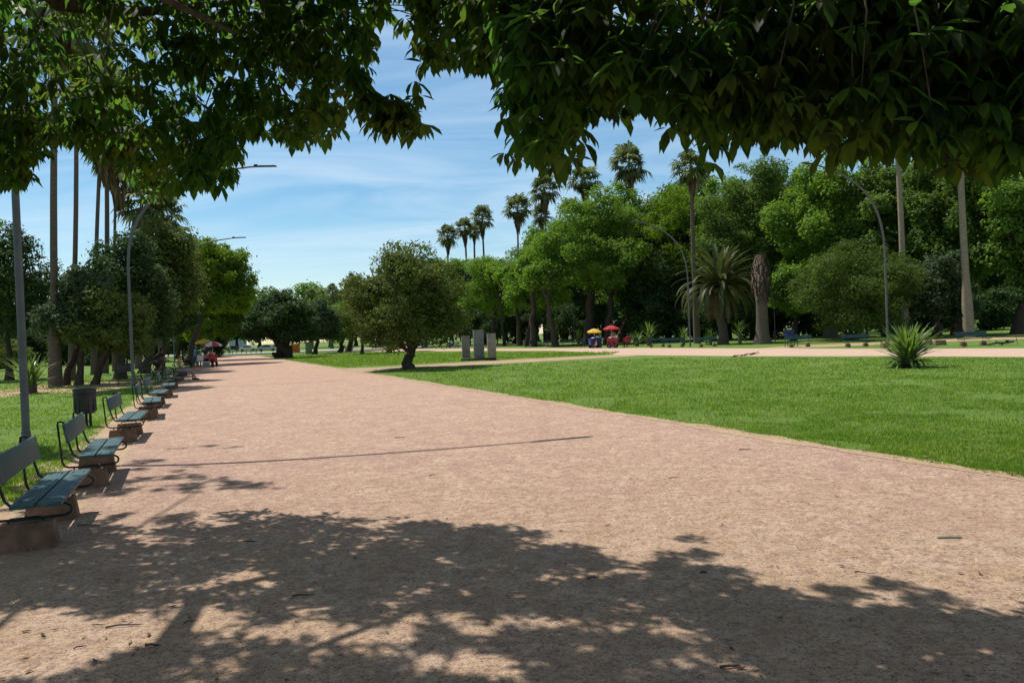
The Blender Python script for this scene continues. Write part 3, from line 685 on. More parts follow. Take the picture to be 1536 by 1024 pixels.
# yuccas and low plants
sword_plant('large green yucca bush with upright sword leaves alone on the right lawn', (1362, 551), 68, 92, 190, 9, stem=.3, lower=-12)
YG = 'yuccas at the edge of the wood'
for i, (x, y, h, w, st, lb) in enumerate([(868, 519.5, 29, 20, .55, 'beside the thin grey pole'), (955, 519, 25, 24, .2, 'low and yellowish, right of the red chair'), (974, 518.5, 38, 32, .6, 'tallest, on a bare stem left of the date palm'), (1026, 518, 32, 18, .5, 'left of the second lamp post'), (1066, 517.5, 28, 20, .4, 'left of the date palm trunk'), (1110, 517, 40, 26, .6, 'on a leaning stem right of the date palm trunk'), (1060, 516, 16, 14, .2, 'smallest, at the foot of the date palm')]):
    sword_plant('pale green yucca ' + lb, (x, y), h, w, 46, 20 + i, group=YG, stem=st, lower=0)

# ------------------------------------------------------------------ the big shade tree overhead
YB = np.array([(-200, 300), (0, 297), (20, 300), (44, 290), (52, 245), (75, 238), (100, 246), (112, 228), (140, 226), (160, 250), (190, 278), (205, 288), (240, 298), (262, 310), (282, 312), (300, 288), (322, 298), (346, 306), (351, 280), (354, 218), (370, 226), (386, 240), (400, 216), (440, 232), (470, 230), (490, 214), (520, 200), (532, 185), (548, 170), (556, 120), (561, 66), (576, 52), (600, 60), (626, 92), (655, 130), (680, 114), (716, 126), (736, 112), (750, 122), (758, 180), (763, 236), (775, 266), (800, 258), (826, 286), (850, 266), (868, 232), (871, 190), (900, 194), (940, 184), (966, 190), (986, 216), (1002, 205), (1013, 182), (1020, 226), (1050, 235), (1086, 266), (1116, 250), (1150, 230), (1166, 256), (1190, 236), (1196, 190), (1202, 172), (1215, 200), (1230, 256), (1262, 240), (1290, 266), (1312, 260), (1342, 272), (1380, 250), (1402, 281), (1430, 292), (1452, 270), (1490, 282), (1540, 262), (1800, 280)], float)
o_ = np.argsort(YB[:, 0], kind='stable'); YB = YB[o_]
def yb(x): return np.interp(x, YB[:, 0], YB[:, 1])
D0 = lambda x: np.interp(x, [-100, 350, 640, 760, 1000, 1536], [6.6, 6.6, 6.0, 4.6, 4.2, 3.8])
MASKTOP = np.array([(-200, 690), (0, 700), (180, 722), (300, 716), (400, 730), (425, 775), (500, 778), (600, 782), (700, 793), (790, 796), (800, 832), (850, 820), (920, 830), (950, 872), (990, 850), (1060, 826), (1130, 850), (1180, 870), (1240, 886), (1300, 890), (1340, 868), (1400, 886), (1440, 906), (1536, 952), (1700, 990)], float)
HOLES = [[(292, 905), (340, 872), (430, 864), (425, 892), (345, 905), (400, 940), (510, 955), (592, 948), (604, 972), (560, 978), (430, 962), (255, 945)],
         [(-150, 930), (60, 918), (240, 930), (262, 950), (190, 985), (90, 1024), (-150, 1024)],
         [(620, 995), (700, 975), (790, 990), (770, 1022), (640, 1022)],
         [(980, 930), (1040, 928), (1040, 944), (985, 944)], [(1370, 985), (1450, 968), (1450, 996), (1380, 1002)], [(1100, 1005), (1150, 1000), (1150, 1024), (1100, 1024)],
         [(640, 880), (720, 872), (720, 888), (650, 894)], [(820, 862), (900, 868), (880, 884), (800, 878)], [(1440, 1000), (1536, 990), (1536, 1012), (1440, 1016)]]
PATCH = [(290, 662, 92, 15), (300, 735, 118, 24), (240, 700, 70, 10), (285, 618, 60, 6), (300, 592, 55, 3)]
def in_mask(x, y):
    ok = y > np.interp(x, MASKTOP[:, 0], MASKTOP[:, 1])
    for h in HOLES:
        hc_ = np.mean(h, 0); ok &= ~in_poly(x, y, [tuple(hc_ + (np.array(q) - hc_) * 1.16) for q in h])
    for cx, cy, rx, ry in PATCH: ok |= ((x - cx) / rx) ** 2 + ((y - cy) / ry) ** 2 < 1
    return ok
def shadow_px(p):
    q = np.array(p, float); q = np.stack([q[:, 0] + SH[0] * q[:, 2], q[:, 1] + SH[1] * q[:, 2], np.zeros(len(q))], -1)
    z = (q - C) @ F; px = P(q); px[z < .5] = (0, 3000); return px
r = np.random.default_rng(77)
def gap_noise(x, y): return np.sin(x * .031 + 1.3 * np.sin(y * .027)) * np.sin(y * .043 + 1.7 * np.sin(x * .019)) + .5 * np.sin(x * .11 + y * .07) * np.sin(y * .13 - x * .05)
# visible part of the crown: twig tips first, several hanging leaves to each twig
n0 = 11000
xs = r.uniform(-300, 1980, n0); ys = r.uniform(-90, 310, n0); dd = D0(xs) + r.random(n0) ** 1.2 * np.where(xs < 640, 2.6, 1.6)
hang = .155 * FPX / dd
lim = np.minimum(np.minimum(yb(xs - 7), yb(xs + 7)), yb(xs)) - hang
near_edge = ys > lim - 70
dens = np.where(xs < 640, .56, .48) * np.where(near_edge, np.where(xs < 640, 1.1, .85), 1.0)
gn = gap_noise(xs, ys); dens *= np.where((gn > np.where(xs < 640, .62, .62)) & (~near_edge), .08, 1.0) * np.where((xs < 360) & (ys < 170), .55, 1.0)
keep = (ys < lim) & (r.random(n0) < dens)
xs, ys, dd = xs[keep], ys[keep], dd[keep]
ra_ = F[None] + ((xs - 768) / FPX)[:, None] * R + ((512 - ys) / FPX)[:, None] * U
tw = C + ra_ * dd[:, None]
sp = shadow_px(tw); inframe = (sp[:, 0] > -20) & (sp[:, 0] < 1556) & (sp[:, 1] < 1040)
bad = inframe & ~in_mask(sp[:, 0], sp[:, 1]); tw = tw[~bad | (r.random(len(tw)) < .03)]
nA = len(tw)
# the part above the frame, known by its shadow on the path
n1 = 16000
gx = r.uniform(-120, 1650, n1); gy = 560 + 540 * r.random(n1); wgt = r.random(n1)
gp = groundpix(gx, gy); area_w = (gp[:, 1] ** 3) / (9.0 ** 3)
ok = in_mask(gx, gy) & (wgt < np.clip(area_w, 0.02, 1.5) * np.where(gy < 765, 1.6, np.where(gx < 520, .5, np.where(gx < 950, .75, .85))) * np.where((gap_noise(gx * 1.5 + 40, gy * 3.1) > np.where(gx < 950, -.06, .3)) & (gy < 962), .10, 1.0) * np.where(gy > 962, 2.6, 1.0))
gp = gp[ok]; best = np.full(len(gp), False); tb = np.zeros((len(gp), 3))
for _ in range(10):
    h = np.where(gp[:, 1] > 9.0, r.uniform(7.5, 10.5, len(gp)), r.uniform(4.3, 7.2, len(gp)))
    q = np.stack([gp[:, 0] - SH[0] * h, gp[:, 1] - SH[1] * h, h], -1); px = P(q)
    good = ((px[:, 1] < -70) | (px[:, 0] < -60)) & ~best; tb[good] = q[good]; best |= good
tb = tb[best]
# where the visible leaves already shade the path, fewer are needed higher up
def cell(p): return np.floor(np.stack([p[:, 0] + SH[0] * p[:, 2], p[:, 1] + SH[1] * p[:, 2]], -1) / .3).astype(int)
cnt = {}
for q in map(tuple, cell(tw)): cnt[q] = cnt.get(q, 0) + 1
tb = tb[np.array([r.random() < 1 / (1 + .8 * cnt.get(tuple(q), 0)) for q in cell(tb)])]
spx = r.uniform(560, 616, 26); spy = np.where(spx < 580, r.uniform(150, 178, 26), r.uniform(150, 188, 26)); spx[:5] = (540, 548, 556, 562, 568); spy[:5] = (128, 138, 146, 150, 156)
sprig = C + (F[None] + ((spx - 768) / FPX)[:, None] * R + ((512 - spy) / FPX)[:, None] * U) * (6.3 + .25 * r.random(26))[:, None]
nz = 150; z_ = r.uniform(0, 4.2, nz); t_ = r.uniform(4.2, 6.5, nz)      # unseen leaf cluster left of the frame, added to shade the nearest lamp post
lamp_shade_leaves = np.stack([-8.7 - .38 * t_, 13.9 + .38 * t_, z_ + t_], -1) + r.normal(size=(nz, 3)) * .16
tw = np.concatenate([tw, sprig, tb, lamp_shade_leaves]); nB = len(tb)
print('canopy twigs', nA, nB)
def hanging_leaves(tw, per, rr):
    """clusters of 5-6 drooping leaflets around each twig tip"""
    V = []; tot = len(tw) * per
    ctr = np.repeat(tw, per, 0) + rr.normal(size=(tot, 3)) * np.array([.06, .06, .05])
    K = 6; az0 = rr.uniform(0, 6.283, tot); out = []
    for k in range(K):
        az = az0 + k * 6.283 / K + rr.normal(size=tot) * .3; el = rr.uniform(-1.35, -.75, tot) + (rr.random(tot) < .12) * .8
        o = np.stack([np.cos(az), np.sin(az), np.zeros(tot)], -1); s = np.stack([-np.sin(az), np.cos(az), np.zeros(tot)], -1)
        L = (rr.uniform(.10, .19, tot) * rr.choice([.7, 1, 1, 1.12], tot))[:, None]; w = L * .168
        d1 = o * np.cos(el * .72)[:, None]; d1[:, 2] = np.sin(el * .72); d2 = o * np.cos(np.minimum(el * 1.1, 0))[:, None]; d2[:, 2] = np.sin(np.maximum(el * 1.1, -1.5))
        up = np.cross(s, d1); up *= np.sign(up[:, 2:3] + 1e-9); up = up * w * .35
        p0 = ctr + o * .012; p1 = p0 + d1 * L * .33; p2 = p0 + d1 * L * .52 + d2 * L * .17; p3 = p2 + d2 * L * .31
        out.append(np.stack([p0, p1 - s * w * .85 + up, p1, p1 + s * w * .85 + up, p2 - s * w + up, p2, p2 + s * w + up, p3], 1))
    A = np.concatenate(out, 0); m = len(A); Vv = A.reshape(-1, 3)
    q = np.array([[0, 1, 2, 2], [0, 2, 3, 3], [1, 4, 5, 2], [2, 5, 6, 3], [4, 7, 5, 5], [5, 7, 6, 6]])
    base = (np.arange(m) * 8)[:, None, None]
    tri = np.array([[0, 1, 2], [0, 2, 3], [1, 4, 5], [1, 5, 2], [2, 5, 6], [2, 6, 3], [4, 7, 5], [5, 7, 6]])
    return Vv, (tri[None] + base).reshape(-1, 3)
Vv, Ft = hanging_leaves(tw, 3, r)
troot = thing('shade_tree', 'big dark shade tree with drooping leaflets overhanging the path and the top of the photo', 'tree', (-3.8, -1.6, 0))
off = np.array([-3.8, -1.6, 0])
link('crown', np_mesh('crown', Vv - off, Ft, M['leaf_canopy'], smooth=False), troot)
mb = MB()
mb.tube([(0, 0, -.1), (.02, .03, .25), (.05, .1, 1.3), (.1, .3, 2.7)], [.42, .33, .28, .25], 14)
limbs = [([(-3.7, -1.4, 2.3), (-3.75, .3, 3.7), (-3.85, 2.6, 4.6), (-3.8, 4.6, 4.75), (-3.85, 6.2, 4.85), (-4.05, 7.2, 4.9), (-3.6, 7.6, 4.95), (-2.5, 8.0, 5.2)], [.2, .17, .13, .11, .095, .075, .05, .02]),
         ([(-3.65, -1.3, 2.4), (-2.4, .2, 4.2), (-.6, 2.2, 4.9), (1.6, 3.6, 4.9), (3.2, 4.4, 4.8), (4.2, 5, 4.7)], [.19, .16, .13, .09, .05, .015]),
         ([(-2.4, .2, 4.2), (-1.5, 2.6, 5.0), (-1.1, 4.6, 5.6)], [.13, .09, .03]),
         ([(-3.85, 2.6, 4.6), (-5.2, 5.2, 6.2), (-6.6, 9, 8.2), (-7.4, 13, 9.6)], [.09, .06, .035, .012]),
         ([(-3.8, 4.6, 4.75), (-2.9, 6.0, 4.55), (-2.2, 6.6, 4.3)], [.06, .04, .015]), ([(1.6, 3.6, 4.9), (2.2, 4.8, 5.4), (2.8, 5.9, 5.8)], [.05, .03, .01])]
anchor = []
for pts, rad in limbs:
    mb.tube([np.array(p) - off for p in pts], rad, 9, cap=False); anchor += [np.array(p) for p in pts[1:]]
anchor = np.array(anchor)
q_ = [W(500, 105, 6.6), W(545, 130, 6.5), W(575, 150, 6.4), W(604, 162, 6.4)]; mb.tube([p - off for p in q_], [.014, .01, .007, .004], 6, cap=False)
for i in r.choice(len(tw), 420, replace=False):
    t = tw[i]; dist = np.linalg.norm(anchor - t, axis=1); a = anchor[np.argmin(dist)]; ln = min(1.0, dist.min())
    d = (a - t) / (np.linalg.norm(a - t) + 1e-6); e = t + d * ln * .7 + np.array([0, 0, .12])
    m = (t + e) / 2 + r.normal(size=3) * .05
    if any(depth(q) > .3 and P(q)[1] > yb(P(q)[0]) - 30 for q in (t, m, e)): continue    # no bare twig poking out into the open
    mb.tube([t - off, m - off, e - off], [.003, .005, .007], 4, cap=False)
mb.build('trunk', M['bark'], troot)

# ------------------------------------------------------------------ lamps
ANGP = math.atan2(NV[1], NV[0])
def lamp_proto():
    root = thing('street_lamp', 'x', 'street lamp')
    mb = MB(); pts = [(0, 0, 0)]
    for u in np.linspace(0, 1, 15): pts.append((6.3 * u ** 2.25 * .55 + 6.3 * u ** 1.0 * 0, 0, 0))
    prof = [(0, 0), (0, 2), (0, 4), (0, 5.4), (.06, 6.2), (.22, 6.9), (.52, 7.6), (.98, 8.25), (1.6, 8.8), (2.4, 9.25), (3.3, 9.6), (4.3, 9.87), (5.3, 10.05), (5.7, 10.1)]
    mb.tube([(x, 0, z) for x, z in prof], [.068, .066, .064, .062, .062, .07, .068, .066, .062, .058, .053, .048, .042, .04], 12)
    mb.build('pole', M['steel'], root)
    h = MB(); Mx = Matrix.Rotation(-.06, 3, 'Y'); h.box((6.12, 0, 10.13), (.95, .17, .07), Mx, .8); h.box((5.62, 0, 10.13), (.18, .1, .12), Mx)
    h.build('lamp_head', M['dark_steel'], root, .012)
    b = MB(); b.lathe([(.0, .0), (.13, 0), (.13, .02), (.078, .03), (.078, .3), (.07, .3)], 14); b.build('base_plate', M['steel'], root)
    return root
LP = lamp_proto(); LGp = 'curved street lamps along the two paths'
lamps = [((40, 672), 0, 'nearest curved street lamp, thick grey pole behind the first bench'), ((200, 580), 0, 'second curved street lamp on the left, arm reaching among the leaves'),
         ((241, 555), 0, 'third curved street lamp on the left, arm tip above the bright green tree'), ((262, 544.5), 0, 'farthest curved street lamp on the left, mostly hidden in the green tree'),
         ((1332, 521), 1, 'curved street lamp behind the large yucca bush on the right'), ((1035.5, 520), 1, 'curved street lamp in front of the date palm'), ((862, 518), 2, 'thin grey lamp pole rising into the trees left of the yellow umbrella'), ((1163, 514), 2, 'thin distant lamp pole right of the dead palm trunk')]
for i, (px, k, lb) in enumerate(lamps):
    g_ = G(*px); o = LP if i == 0 else dup(LP, g_, 0)
    o.location = Vector(g_); tag(o, lb, 'street lamp', LGp)
    o.rotation_euler = (0, 0, ANGP + (math.pi if k else 0))
    if k == 2: o.scale = (.55, .55, .62)
    if k == 1: o.scale = (.95, 1, 1.09)

# ------------------------------------------------------------------ benches
def bench_proto():
    """length along local Y, front towards +X, origin at ground centre between the blocks"""
    root = thing('park_bench', 'x', 'bench')
    for y in (-.60, .60):
        b = MB(); b.box((-.07, y, .105), (.48, .19, .24), None, .86, .8); b.build('concrete_foot', M['concrete_block'], root, .012)
        f = MB()
        loop = [(.245, .385), (.285, .36), (.295, .33), (.285, .30), (.245, .278), (.10, .275), (-.14, .275), (-.25, .28), (-.295, .30), (-.315, .35), (-.33, .55), (-.35, .80), (-.345, .835), (-.315, .842), (-.29, .83), (-.275, .78), (-.232, .55), (-.20, .44), (-.17, .405), (-.12, .39), (0, .385)]
        f.tube([(x, y * 1.25, z) for x, z in loop], .0125, 7, closed=True)
        f.tube([(.05, y, .215), (.05, y, .25), (.03, y * 1.02, .262), (-.19, y * 1.02, .262), (-.21, y, .25), (-.21, y, .215)], .010, 6)
        f.tube([(.05, y, .27), (.05, y * 1.25, .275)], .010, 6); f.tube([(-.08, y, .27), (-.08, y * 1.25, .275)], .010, 6)
        f.build('steel_frame', M['dark_steel'], root)
    bo = MB()
    for y in (-.75, .75):
        for x in (.21, .11, .01, -.09): bo.tube([(x, y, .43), (x, y, .4355)], .011, 8)
    bo.build('bolts', M['dark_steel'], root)
    for x in (.158, -.042):
        p = MB(); p.box((x, 0, .414), (.182, 1.92, .034)); p.build('seat_plank', M['bench'], root, .007)
    p = MB(); p.box((-.243, 0, .705), (.03, 1.92, .235), Matrix.Rotation(-.17, 3, 'Y')); p.build('backrest', M['bench'], root, .007)
    return root
BP = bench_proto(); BG = 'park benches along the left edge of the path'
first = True
bl = ['nearest green park bench, cut by the left edge of the photo', 'second green park bench from the front, before the litter bin', 'third green park bench, just past the litter bin', 'fourth green park bench in the left row, about level with the second lamp post foot', 'fifth green park bench in the left row', 'sixth green park bench in the left row, two before the bench with the seated woman', 'seventh green park bench, empty, directly in front of the bench with the seated woman', 'park bench on which the woman sits', 'bench just behind the seated woman, towards the ice cream carts']
for i, (yn, lb) in enumerate(zip([7.35, 10.25, 14.85, 19.2, 22.6, 26.9, 32.4, 39.4, 45.5], bl)):
    x = -1.42 - .387 * yn - .13 + (.02 if i % 2 else -.03)
    o = BP if first else dup(BP, (0, 0, 0)); first = False
    o.location = (x, yn, .012); o.rotation_euler = (0, 0, ANGP + [0, .02, -.02, .03, -.03, .01, -.01, .02, 0][i]); tag(o, lb, 'bench', BG)
seat_y = 39.4; seat_x = -1.42 - .387 * seat_y - .13 + .02
BG2 = 'park benches along the promenade'
for (x, y), lb, rz, s in [((1461, 518.5), 'green bench at the right end with a bicycle lying beside it', -1.5, 1), ((1286, 520), 'green bench in front of the rounded cypress like tree', -1.5, 1), ((1200, 520.5), 'green bench just right of the dark blue chair', -1.52, 1), ((1062, 520), 'green bench between the second lamp post and the date palm', -1.35, 1), ((1014, 520.5), 'green bench just left of the second lamp post', -1.35, 1), ((986, 520.5), 'green bench right of the low yellowish yucca', -1.3, 1),
                          ((852, 519), 'pale green bench left of the blue cart', -1.2, 1), ((829, 519.5), 'pale green bench at the foot of the forked trunk', -1.2, 1), ((804, 520), 'distant pale green bench at the thick straight trunk', -1.1, 1), ((681, 521.5), 'distant bench with two people in white, left of the stone pillars', -1.2, 1)]:
    o = dup(BP, G(x, y), rz, lb, BG2)
CG = 'broken bench feet left in the grass'
cb = MB(); cb.box((0, 0, .11), (.5, .22, .24), None, .84, .8)
cf = cb.build('concrete_foot', M['concrete_block'], None, .015)
for i, ((x, y), lb) in enumerate([((1410, 517.5), 'loose brown concrete block in the grass left of the right end bench'), ((1393, 517), 'darker loose concrete block just behind the large yucca bush'), ((1326, 521.5), 'loose concrete block at the foot of the right curved lamp')]):
    o = cf if i == 0 else cf.copy()
    if i: COL.objects.link(o)
    o.location = Vector(G(x, y)); o.rotation_euler = (0, 0, i * .7); o.scale = (1.5, 1.3, 1.35); tag(o, lb, 'concrete block', CG)

# ------------------------------------------------------------------ litter bin
b = G(129, 640); root = thing('litter_bin', 'dark barrel shaped litter bin on posts in the grass behind the second bench', 'litter bin', b, ANGP)
m = MB(); m.lathe([(0, .30), (.19, .30), (.205, .32), (.235, .80), (.235, .83), (.25, .84), (.25, .865), (.215, .865), (.21, .80), (.18, .36), (0, .36)], 24)
for a in np.linspace(0, 6.283, 13)[:-1]:
    m.box((.222 * math.cos(a), .222 * math.sin(a), .56), (.012, .03, .44), Matrix.Rotation(a, 3, 'Z'))
m.build('barrel', M['blue_black'], root)
for x, y in ((-.1, -.04), (.1, -.04), (0, .12)):
    m = MB(); m.tube([(x, y, -.05), (x, y, .34)], .03, 10); m.tube([(x, y, .1), (x, y, .13)], .037, 10); m.build('post', M['dark_steel'], root)
m = MB(); m.tube([(.238 * math.cos(a), .238 * math.sin(a), .74) for a in np.linspace(0, 6.283, 25)[:-1]], .008, 6, closed=True); m.build('hoop', M['dark_steel'], root)
# dark drum on a thin legged stand
b = G(190, 579); root = thing('barbecue_stand', 'black box shaped container on a thin legged metal stand beneath the left trees', 'barbecue', b, .5)
m = MB(); m.box((0, 0, .82), (.62, .42, .34), None, 1.08); m.box((0, 0, 1.01), (.66, .46, .03)); m.build('container', M['blue_black'], root, .03)
for x in (-.34, .34):
    m = MB(); m.tube([(x, -.22, -.02), (x, -.22, .66)], .014, 6); m.tube([(x, .22, -.02), (x, .22, .66)], .014, 6); m.tube([(x, -.22, .2), (x, .22, .2)], .01, 6); m.build('leg_frame', M['dark_steel'], root)
m = MB(); m.tube([(-.34, -.22, .58), (.34, -.22, .58)], .012, 6); m.tube([(-.34, .22, .58), (.34, .22, .58)], .012, 6); m.build('rail', M['dark_steel'], root)

# ------------------------------------------------------------------ stone pillars
SG = 'stone pillars on the dark slab'
sl_c = G(718, 540.5); dd = depth(sl_c); px = dd / FPX
m = MB(); m.box((0, 0, .06), (52 * px, 1.5, .2)); sl = m.build('stone_slab', M['stone_dark'], None, .02); sl.location = Vector(sl_c) + Vector((0, .4, 0)); tag(sl, 'low dark stone slab carrying the three pillars', 'slab')
def pillar(name, lb, xpx, w, h, mat):
    p = G(xpx, 540.5); root = thing('stone_pillar', lb, 'pillar', p + np.array([0, .4, .16]), .12, SG)
    m = MB(); m.box((0, 0, h * .485), (w, w * .7, h * .97)); m.build('shaft', mat, root, .02)
    c = MB(); c.box((0, 0, h * .985), (w * 1.03, w * .74, h * .035)); c.build('cap', M['stone'], root, .015)
pillar('a', 'left one of the two shorter brown grey stone pillars', 699, 12.5 * px, 34 * px, M['stone'])
pillar('b', 'tallest blue grey stone pillar in the middle of three', 718.5, 15.5 * px, 42 * px, M['stone_mid'])
pillar('c', 'right one of the two shorter brown grey stone pillars', 738, 12.5 * px, 36 * px, M['stone'])

# ------------------------------------------------------------------ people
def skin_mesh(name, verts, edges, radii, mat, parent, sub=1, extra=None):
    me = bpy.data.meshes.new(name); me.from_pydata([tuple(v) for v in verts], edges, [])
    o = bpy.data.objects.new(name, me); COL.objects.link(o)
    md = o.modifiers.new('Skin', 'SKIN'); md.use_smooth_shade = True
    for i, rr in enumerate(radii):
        q = rr if hasattr(rr, '__len__') else (rr, rr); me.skin_vertices[0].data[i].radius = q
    me.skin_vertices[0].data[0].use_root = True
    s = o.modifiers.new('Sub', 'SUBSURF'); s.levels = sub; s.render_levels = sub
    bpy.context.view_layer.update()
    dg = bpy.context.evaluated_depsgraph_get(); nm = bpy.data.meshes.new_from_object(o.evaluated_get(dg))
    nm.materials.clear(); nm.materials.append(mat); nm.name = name
    COL.objects.unlink(o); bpy.data.objects.remove(o)
    if extra is not None:
        bm = bmesh.new(); bm.from_mesh(nm)
        t = bpy.data.meshes.new('t'); t.from_pydata(extra.v, [], extra.f); bm.from_mesh(t); bpy.data.meshes.remove(t)
        for f in bm.faces: f.smooth = True
        bm.to_mesh(nm); bm.free()
    return link(name, nm, parent)
def pose_stand(step=.06, arm=(.1, .1), bend=0.0):
    J = dict(pel=(0, 0, .93), ab=(0, .01 + bend * .3, 1.08), ch=(0, .02 + bend * .7, 1.30), nk=(0, .02 + bend, 1.47), hd=(0, .045 + bend * 1.1, 1.60), top=(0, .03 + bend * 1.1, 1.70))
    for s, sg in (('L', -1), ('R', 1)):
        J['sh' + s] = (sg * .17, .01 + bend * .8, 1.40); J['el' + s] = (sg * .23, -.02 + arm[0] * .5 + bend, 1.12); J['wr' + s] = (sg * .21, .05 + arm[0] + bend, .90 + arm[1] * .6)
        J['hp' + s] = (sg * .095, 0, .90); J['kn' + s] = (sg * .10, .03 + sg * step, .50); J['an' + s] = (sg * .105, sg * step * 1.5 - .02, .085); J['to' + s] = (sg * .12, sg * step * 1.5 + .14, .035)
    return J
def pose_sit(lean=-.05, seat=.44, cross=False, arm=.28):
    J = dict(pel=(0, 0, seat + .09), ab=(0, -.02 + lean * .3, seat + .24), ch=(0, lean * .8, seat + .45), nk=(0, lean, seat + .62), hd=(0, lean + .03, seat + .75), top=(0, lean + .02, seat + .86))
    for s, sg in (('L', -1), ('R', 1)):
        J['sh' + s] = (sg * .165, lean * .9, seat + .55); J['el' + s] = (sg * .22, lean + .05, seat + .28); J['wr' + s] = (sg * .13, lean + arm, seat + .19)
        J['hp' + s] = (sg * .095, .02, seat + .07); J['kn' + s] = (sg * .10, .46, seat + .06); J['an' + s] = (sg * .10, .5 + (.12 if sg > 0 else 0), .085); J['to' + s] = (sg * .11, .64 + (.12 if sg > 0 else 0), .035)
    if cross: J['knR'] = (.02, .46, seat + .17); J['anR'] = (-.14, .68, seat - .14); J['toR'] = (-.15, .82, seat - .13)
    return J
def pose_ride():
    J = dict(pel=(0, -.18, .99), ab=(0, -.10, 1.13), ch=(0, .08, 1.30), nk=(0, .20, 1.45), hd=(0, .26, 1.57), top=(0, .25, 1.68))
    for s, sg in (('L', -1), ('R', 1)):
        J['sh' + s] = (sg * .17, .14, 1.39); J['el' + s] = (sg * .25, .27, 1.17); J['wr' + s] = (sg * .24, .45, 1.04)
        J['hp' + s] = (sg * .095, -.15, .95); J['kn' + s] = (sg * .11, .18, .72 if sg > 0 else .60); J['an' + s] = (sg * .12, .02 if sg > 0 else .06, .40 if sg > 0 else .19); J['to' + s] = (sg * .12, .15 if sg > 0 else .20, .36 if sg > 0 else .13)
    return J
def person(lb, loc, rz, J, shirt, legs, skin='skin', hair='hair', shorts=False, sleeves=True, longhair=False, cap=None, scale=1.0, shoes='black_cloth', group=None):
    root = thing('person', lb, 'person', loc, rz, group); root.scale = (scale,) * 3
    names = ['pel', 'ab', 'ch', 'nk', 'hd', 'top']; E_ = [(0, 1), (1, 2), (2, 3), (3, 4), (4, 5)]
    rad = [(.125, .10), (.12, .09), (.135, .10), (.052, .055), (.082, .098), (.055, .065)]
    for s in 'LR':
        i = len(names); names += ['sh' + s, 'el' + s, 'wr' + s]; E_ += [(2, i), (i, i + 1), (i + 1, i + 2)]; rad += [.055, .042, .028]
        i = len(names); names += ['hp' + s, 'kn' + s, 'an' + s, 'to' + s]; E_ += [(0, i), (i, i + 1), (i + 1, i + 2), (i + 2, i + 3)]; rad += [.085, .058, .038, .034]
    ex = MB()
    for s, sg in (('L', -1), ('R', 1)):                                     # palm, four fingers and a thumb
        w = Vector(J['wr' + s]); d = (w - Vector(J['el' + s])).normalized(); sd = Vector((sg, 0, 0)); sd = (sd - d * sd.dot(d)).normalized(); u = d.cross(sd)
        ex.tube([w - d * .01, w + d * .04, w + d * .085], [.024, .032, .030], 8)
        for k, ln in enumerate((.062, .074, .07, .054)):
            o = w + d * .08 + u * (.026 - .0175 * k); ex.tube([o, o + d * ln * .5 - sd * .006, o + d * ln * .95 - sd * .022], [.0085, .008, .006], 6)
        o = w + d * .03 + u * .028; ex.tube([o, o + d * .03 + u * .025, o + d * .06 + u * .03 - sd * .012], [.0105, .0095, .007], 6)
    hd = Vector(J['hd']); ex.ball((hd.x, hd.y + .096, hd.z - .012), (.013, .022, .02), 8, 6)           # nose
    for sg in (-1, 1): ex.ball((hd.x + sg * .082, hd.y, hd.z - .005), (.012, .022, .03), 8, 6)           # ears
    ex.ball((hd.x, hd.y + .083, hd.z - .052), (.026, .012, .007), 8, 6)                                  # mouth
    skin_mesh('body', [J[n] for n in names], E_, rad, M[skin], root, 2, ex)
    ey = MB()
    for sg in (-1, 1): ey.ball((hd.x + sg * .033, hd.y + .088, hd.z + .015), (.011, .008, .008), 8, 6)
    ey.build('eyes', M['black_cloth'], root)
    def lerp(a, b, t): return tuple(np.array(J[a]) * (1 - t) + np.array(J[b]) * t)
    sv = [J['pel'], J['ab'], J['ch'], lerp('ch', 'nk', .62)]; se = [(0, 1), (1, 2), (2, 3)]; sr = [(.142, .118), (.138, .108), (.152, .118), (.085, .075)]
    for s in 'LR':
        i = len(sv)
        if sleeves: sv += [J['sh' + s], lerp('sh' + s, 'el' + s, .8)]; se += [(2, i), (i, i + 1)]; sr += [.074, .062]
        else: sv += [lerp('ch', 'sh' + s, .75)]; se += [(2, i)]; sr += [.07]
    skin_mesh('shirt', sv, se, sr, M[shirt], root, 2)
    tv = [tuple(np.array(J['pel']) + np.array([0, 0, .03])), J['pel']]; te = [(0, 1)]; trr = [(.13, .11), (.138, .115)]
    for s in 'LR':
        i = len(tv); tv += [J['hp' + s], lerp('hp' + s, 'kn' + s, .85)]; te += [(1, i), (i, i + 1)]; trr += [.10, .082]
        if not shorts: tv += [J['kn' + s], lerp('kn' + s, 'an' + s, .95)]; te += [(i + 1, i + 2), (i + 2, i + 3)]; trr += [.074, .056]
    skin_mesh('shorts' if shorts else 'trousers', tv, te, trr, M[legs], root, 2)
    for s in 'LR':
        a = Vector(J['an' + s]); b = Vector(J['to' + s]); sh = MB(); sh.tube([a + (a - b) * .35 - Vector((0, 0, .03)), a - Vector((0, 0, .022)), b, b + (b - a) * .25], [.04, .05, .045, .028], 8); sh.build('shoe', M[shoes], root)
    hm = MB(); hm.ball((hd.x, hd.y - .018, hd.z + .028), (.094, .105, .10), 14, 9)
    if longhair: hm.ball((hd.x, hd.y - .065, hd.z - .07), (.085, .055, .15), 12, 8)
    hm.build('hair', M[hair], root)
    if cap:
        c = MB(); c.ball((hd.x, hd.y - .01, hd.z + .045), (.102, .112, .09), 14, 8); c.box((hd.x, hd.y + .13, hd.z + .045), (.13, .11, .012)); c.build('cap', M[cap], root)
    return root

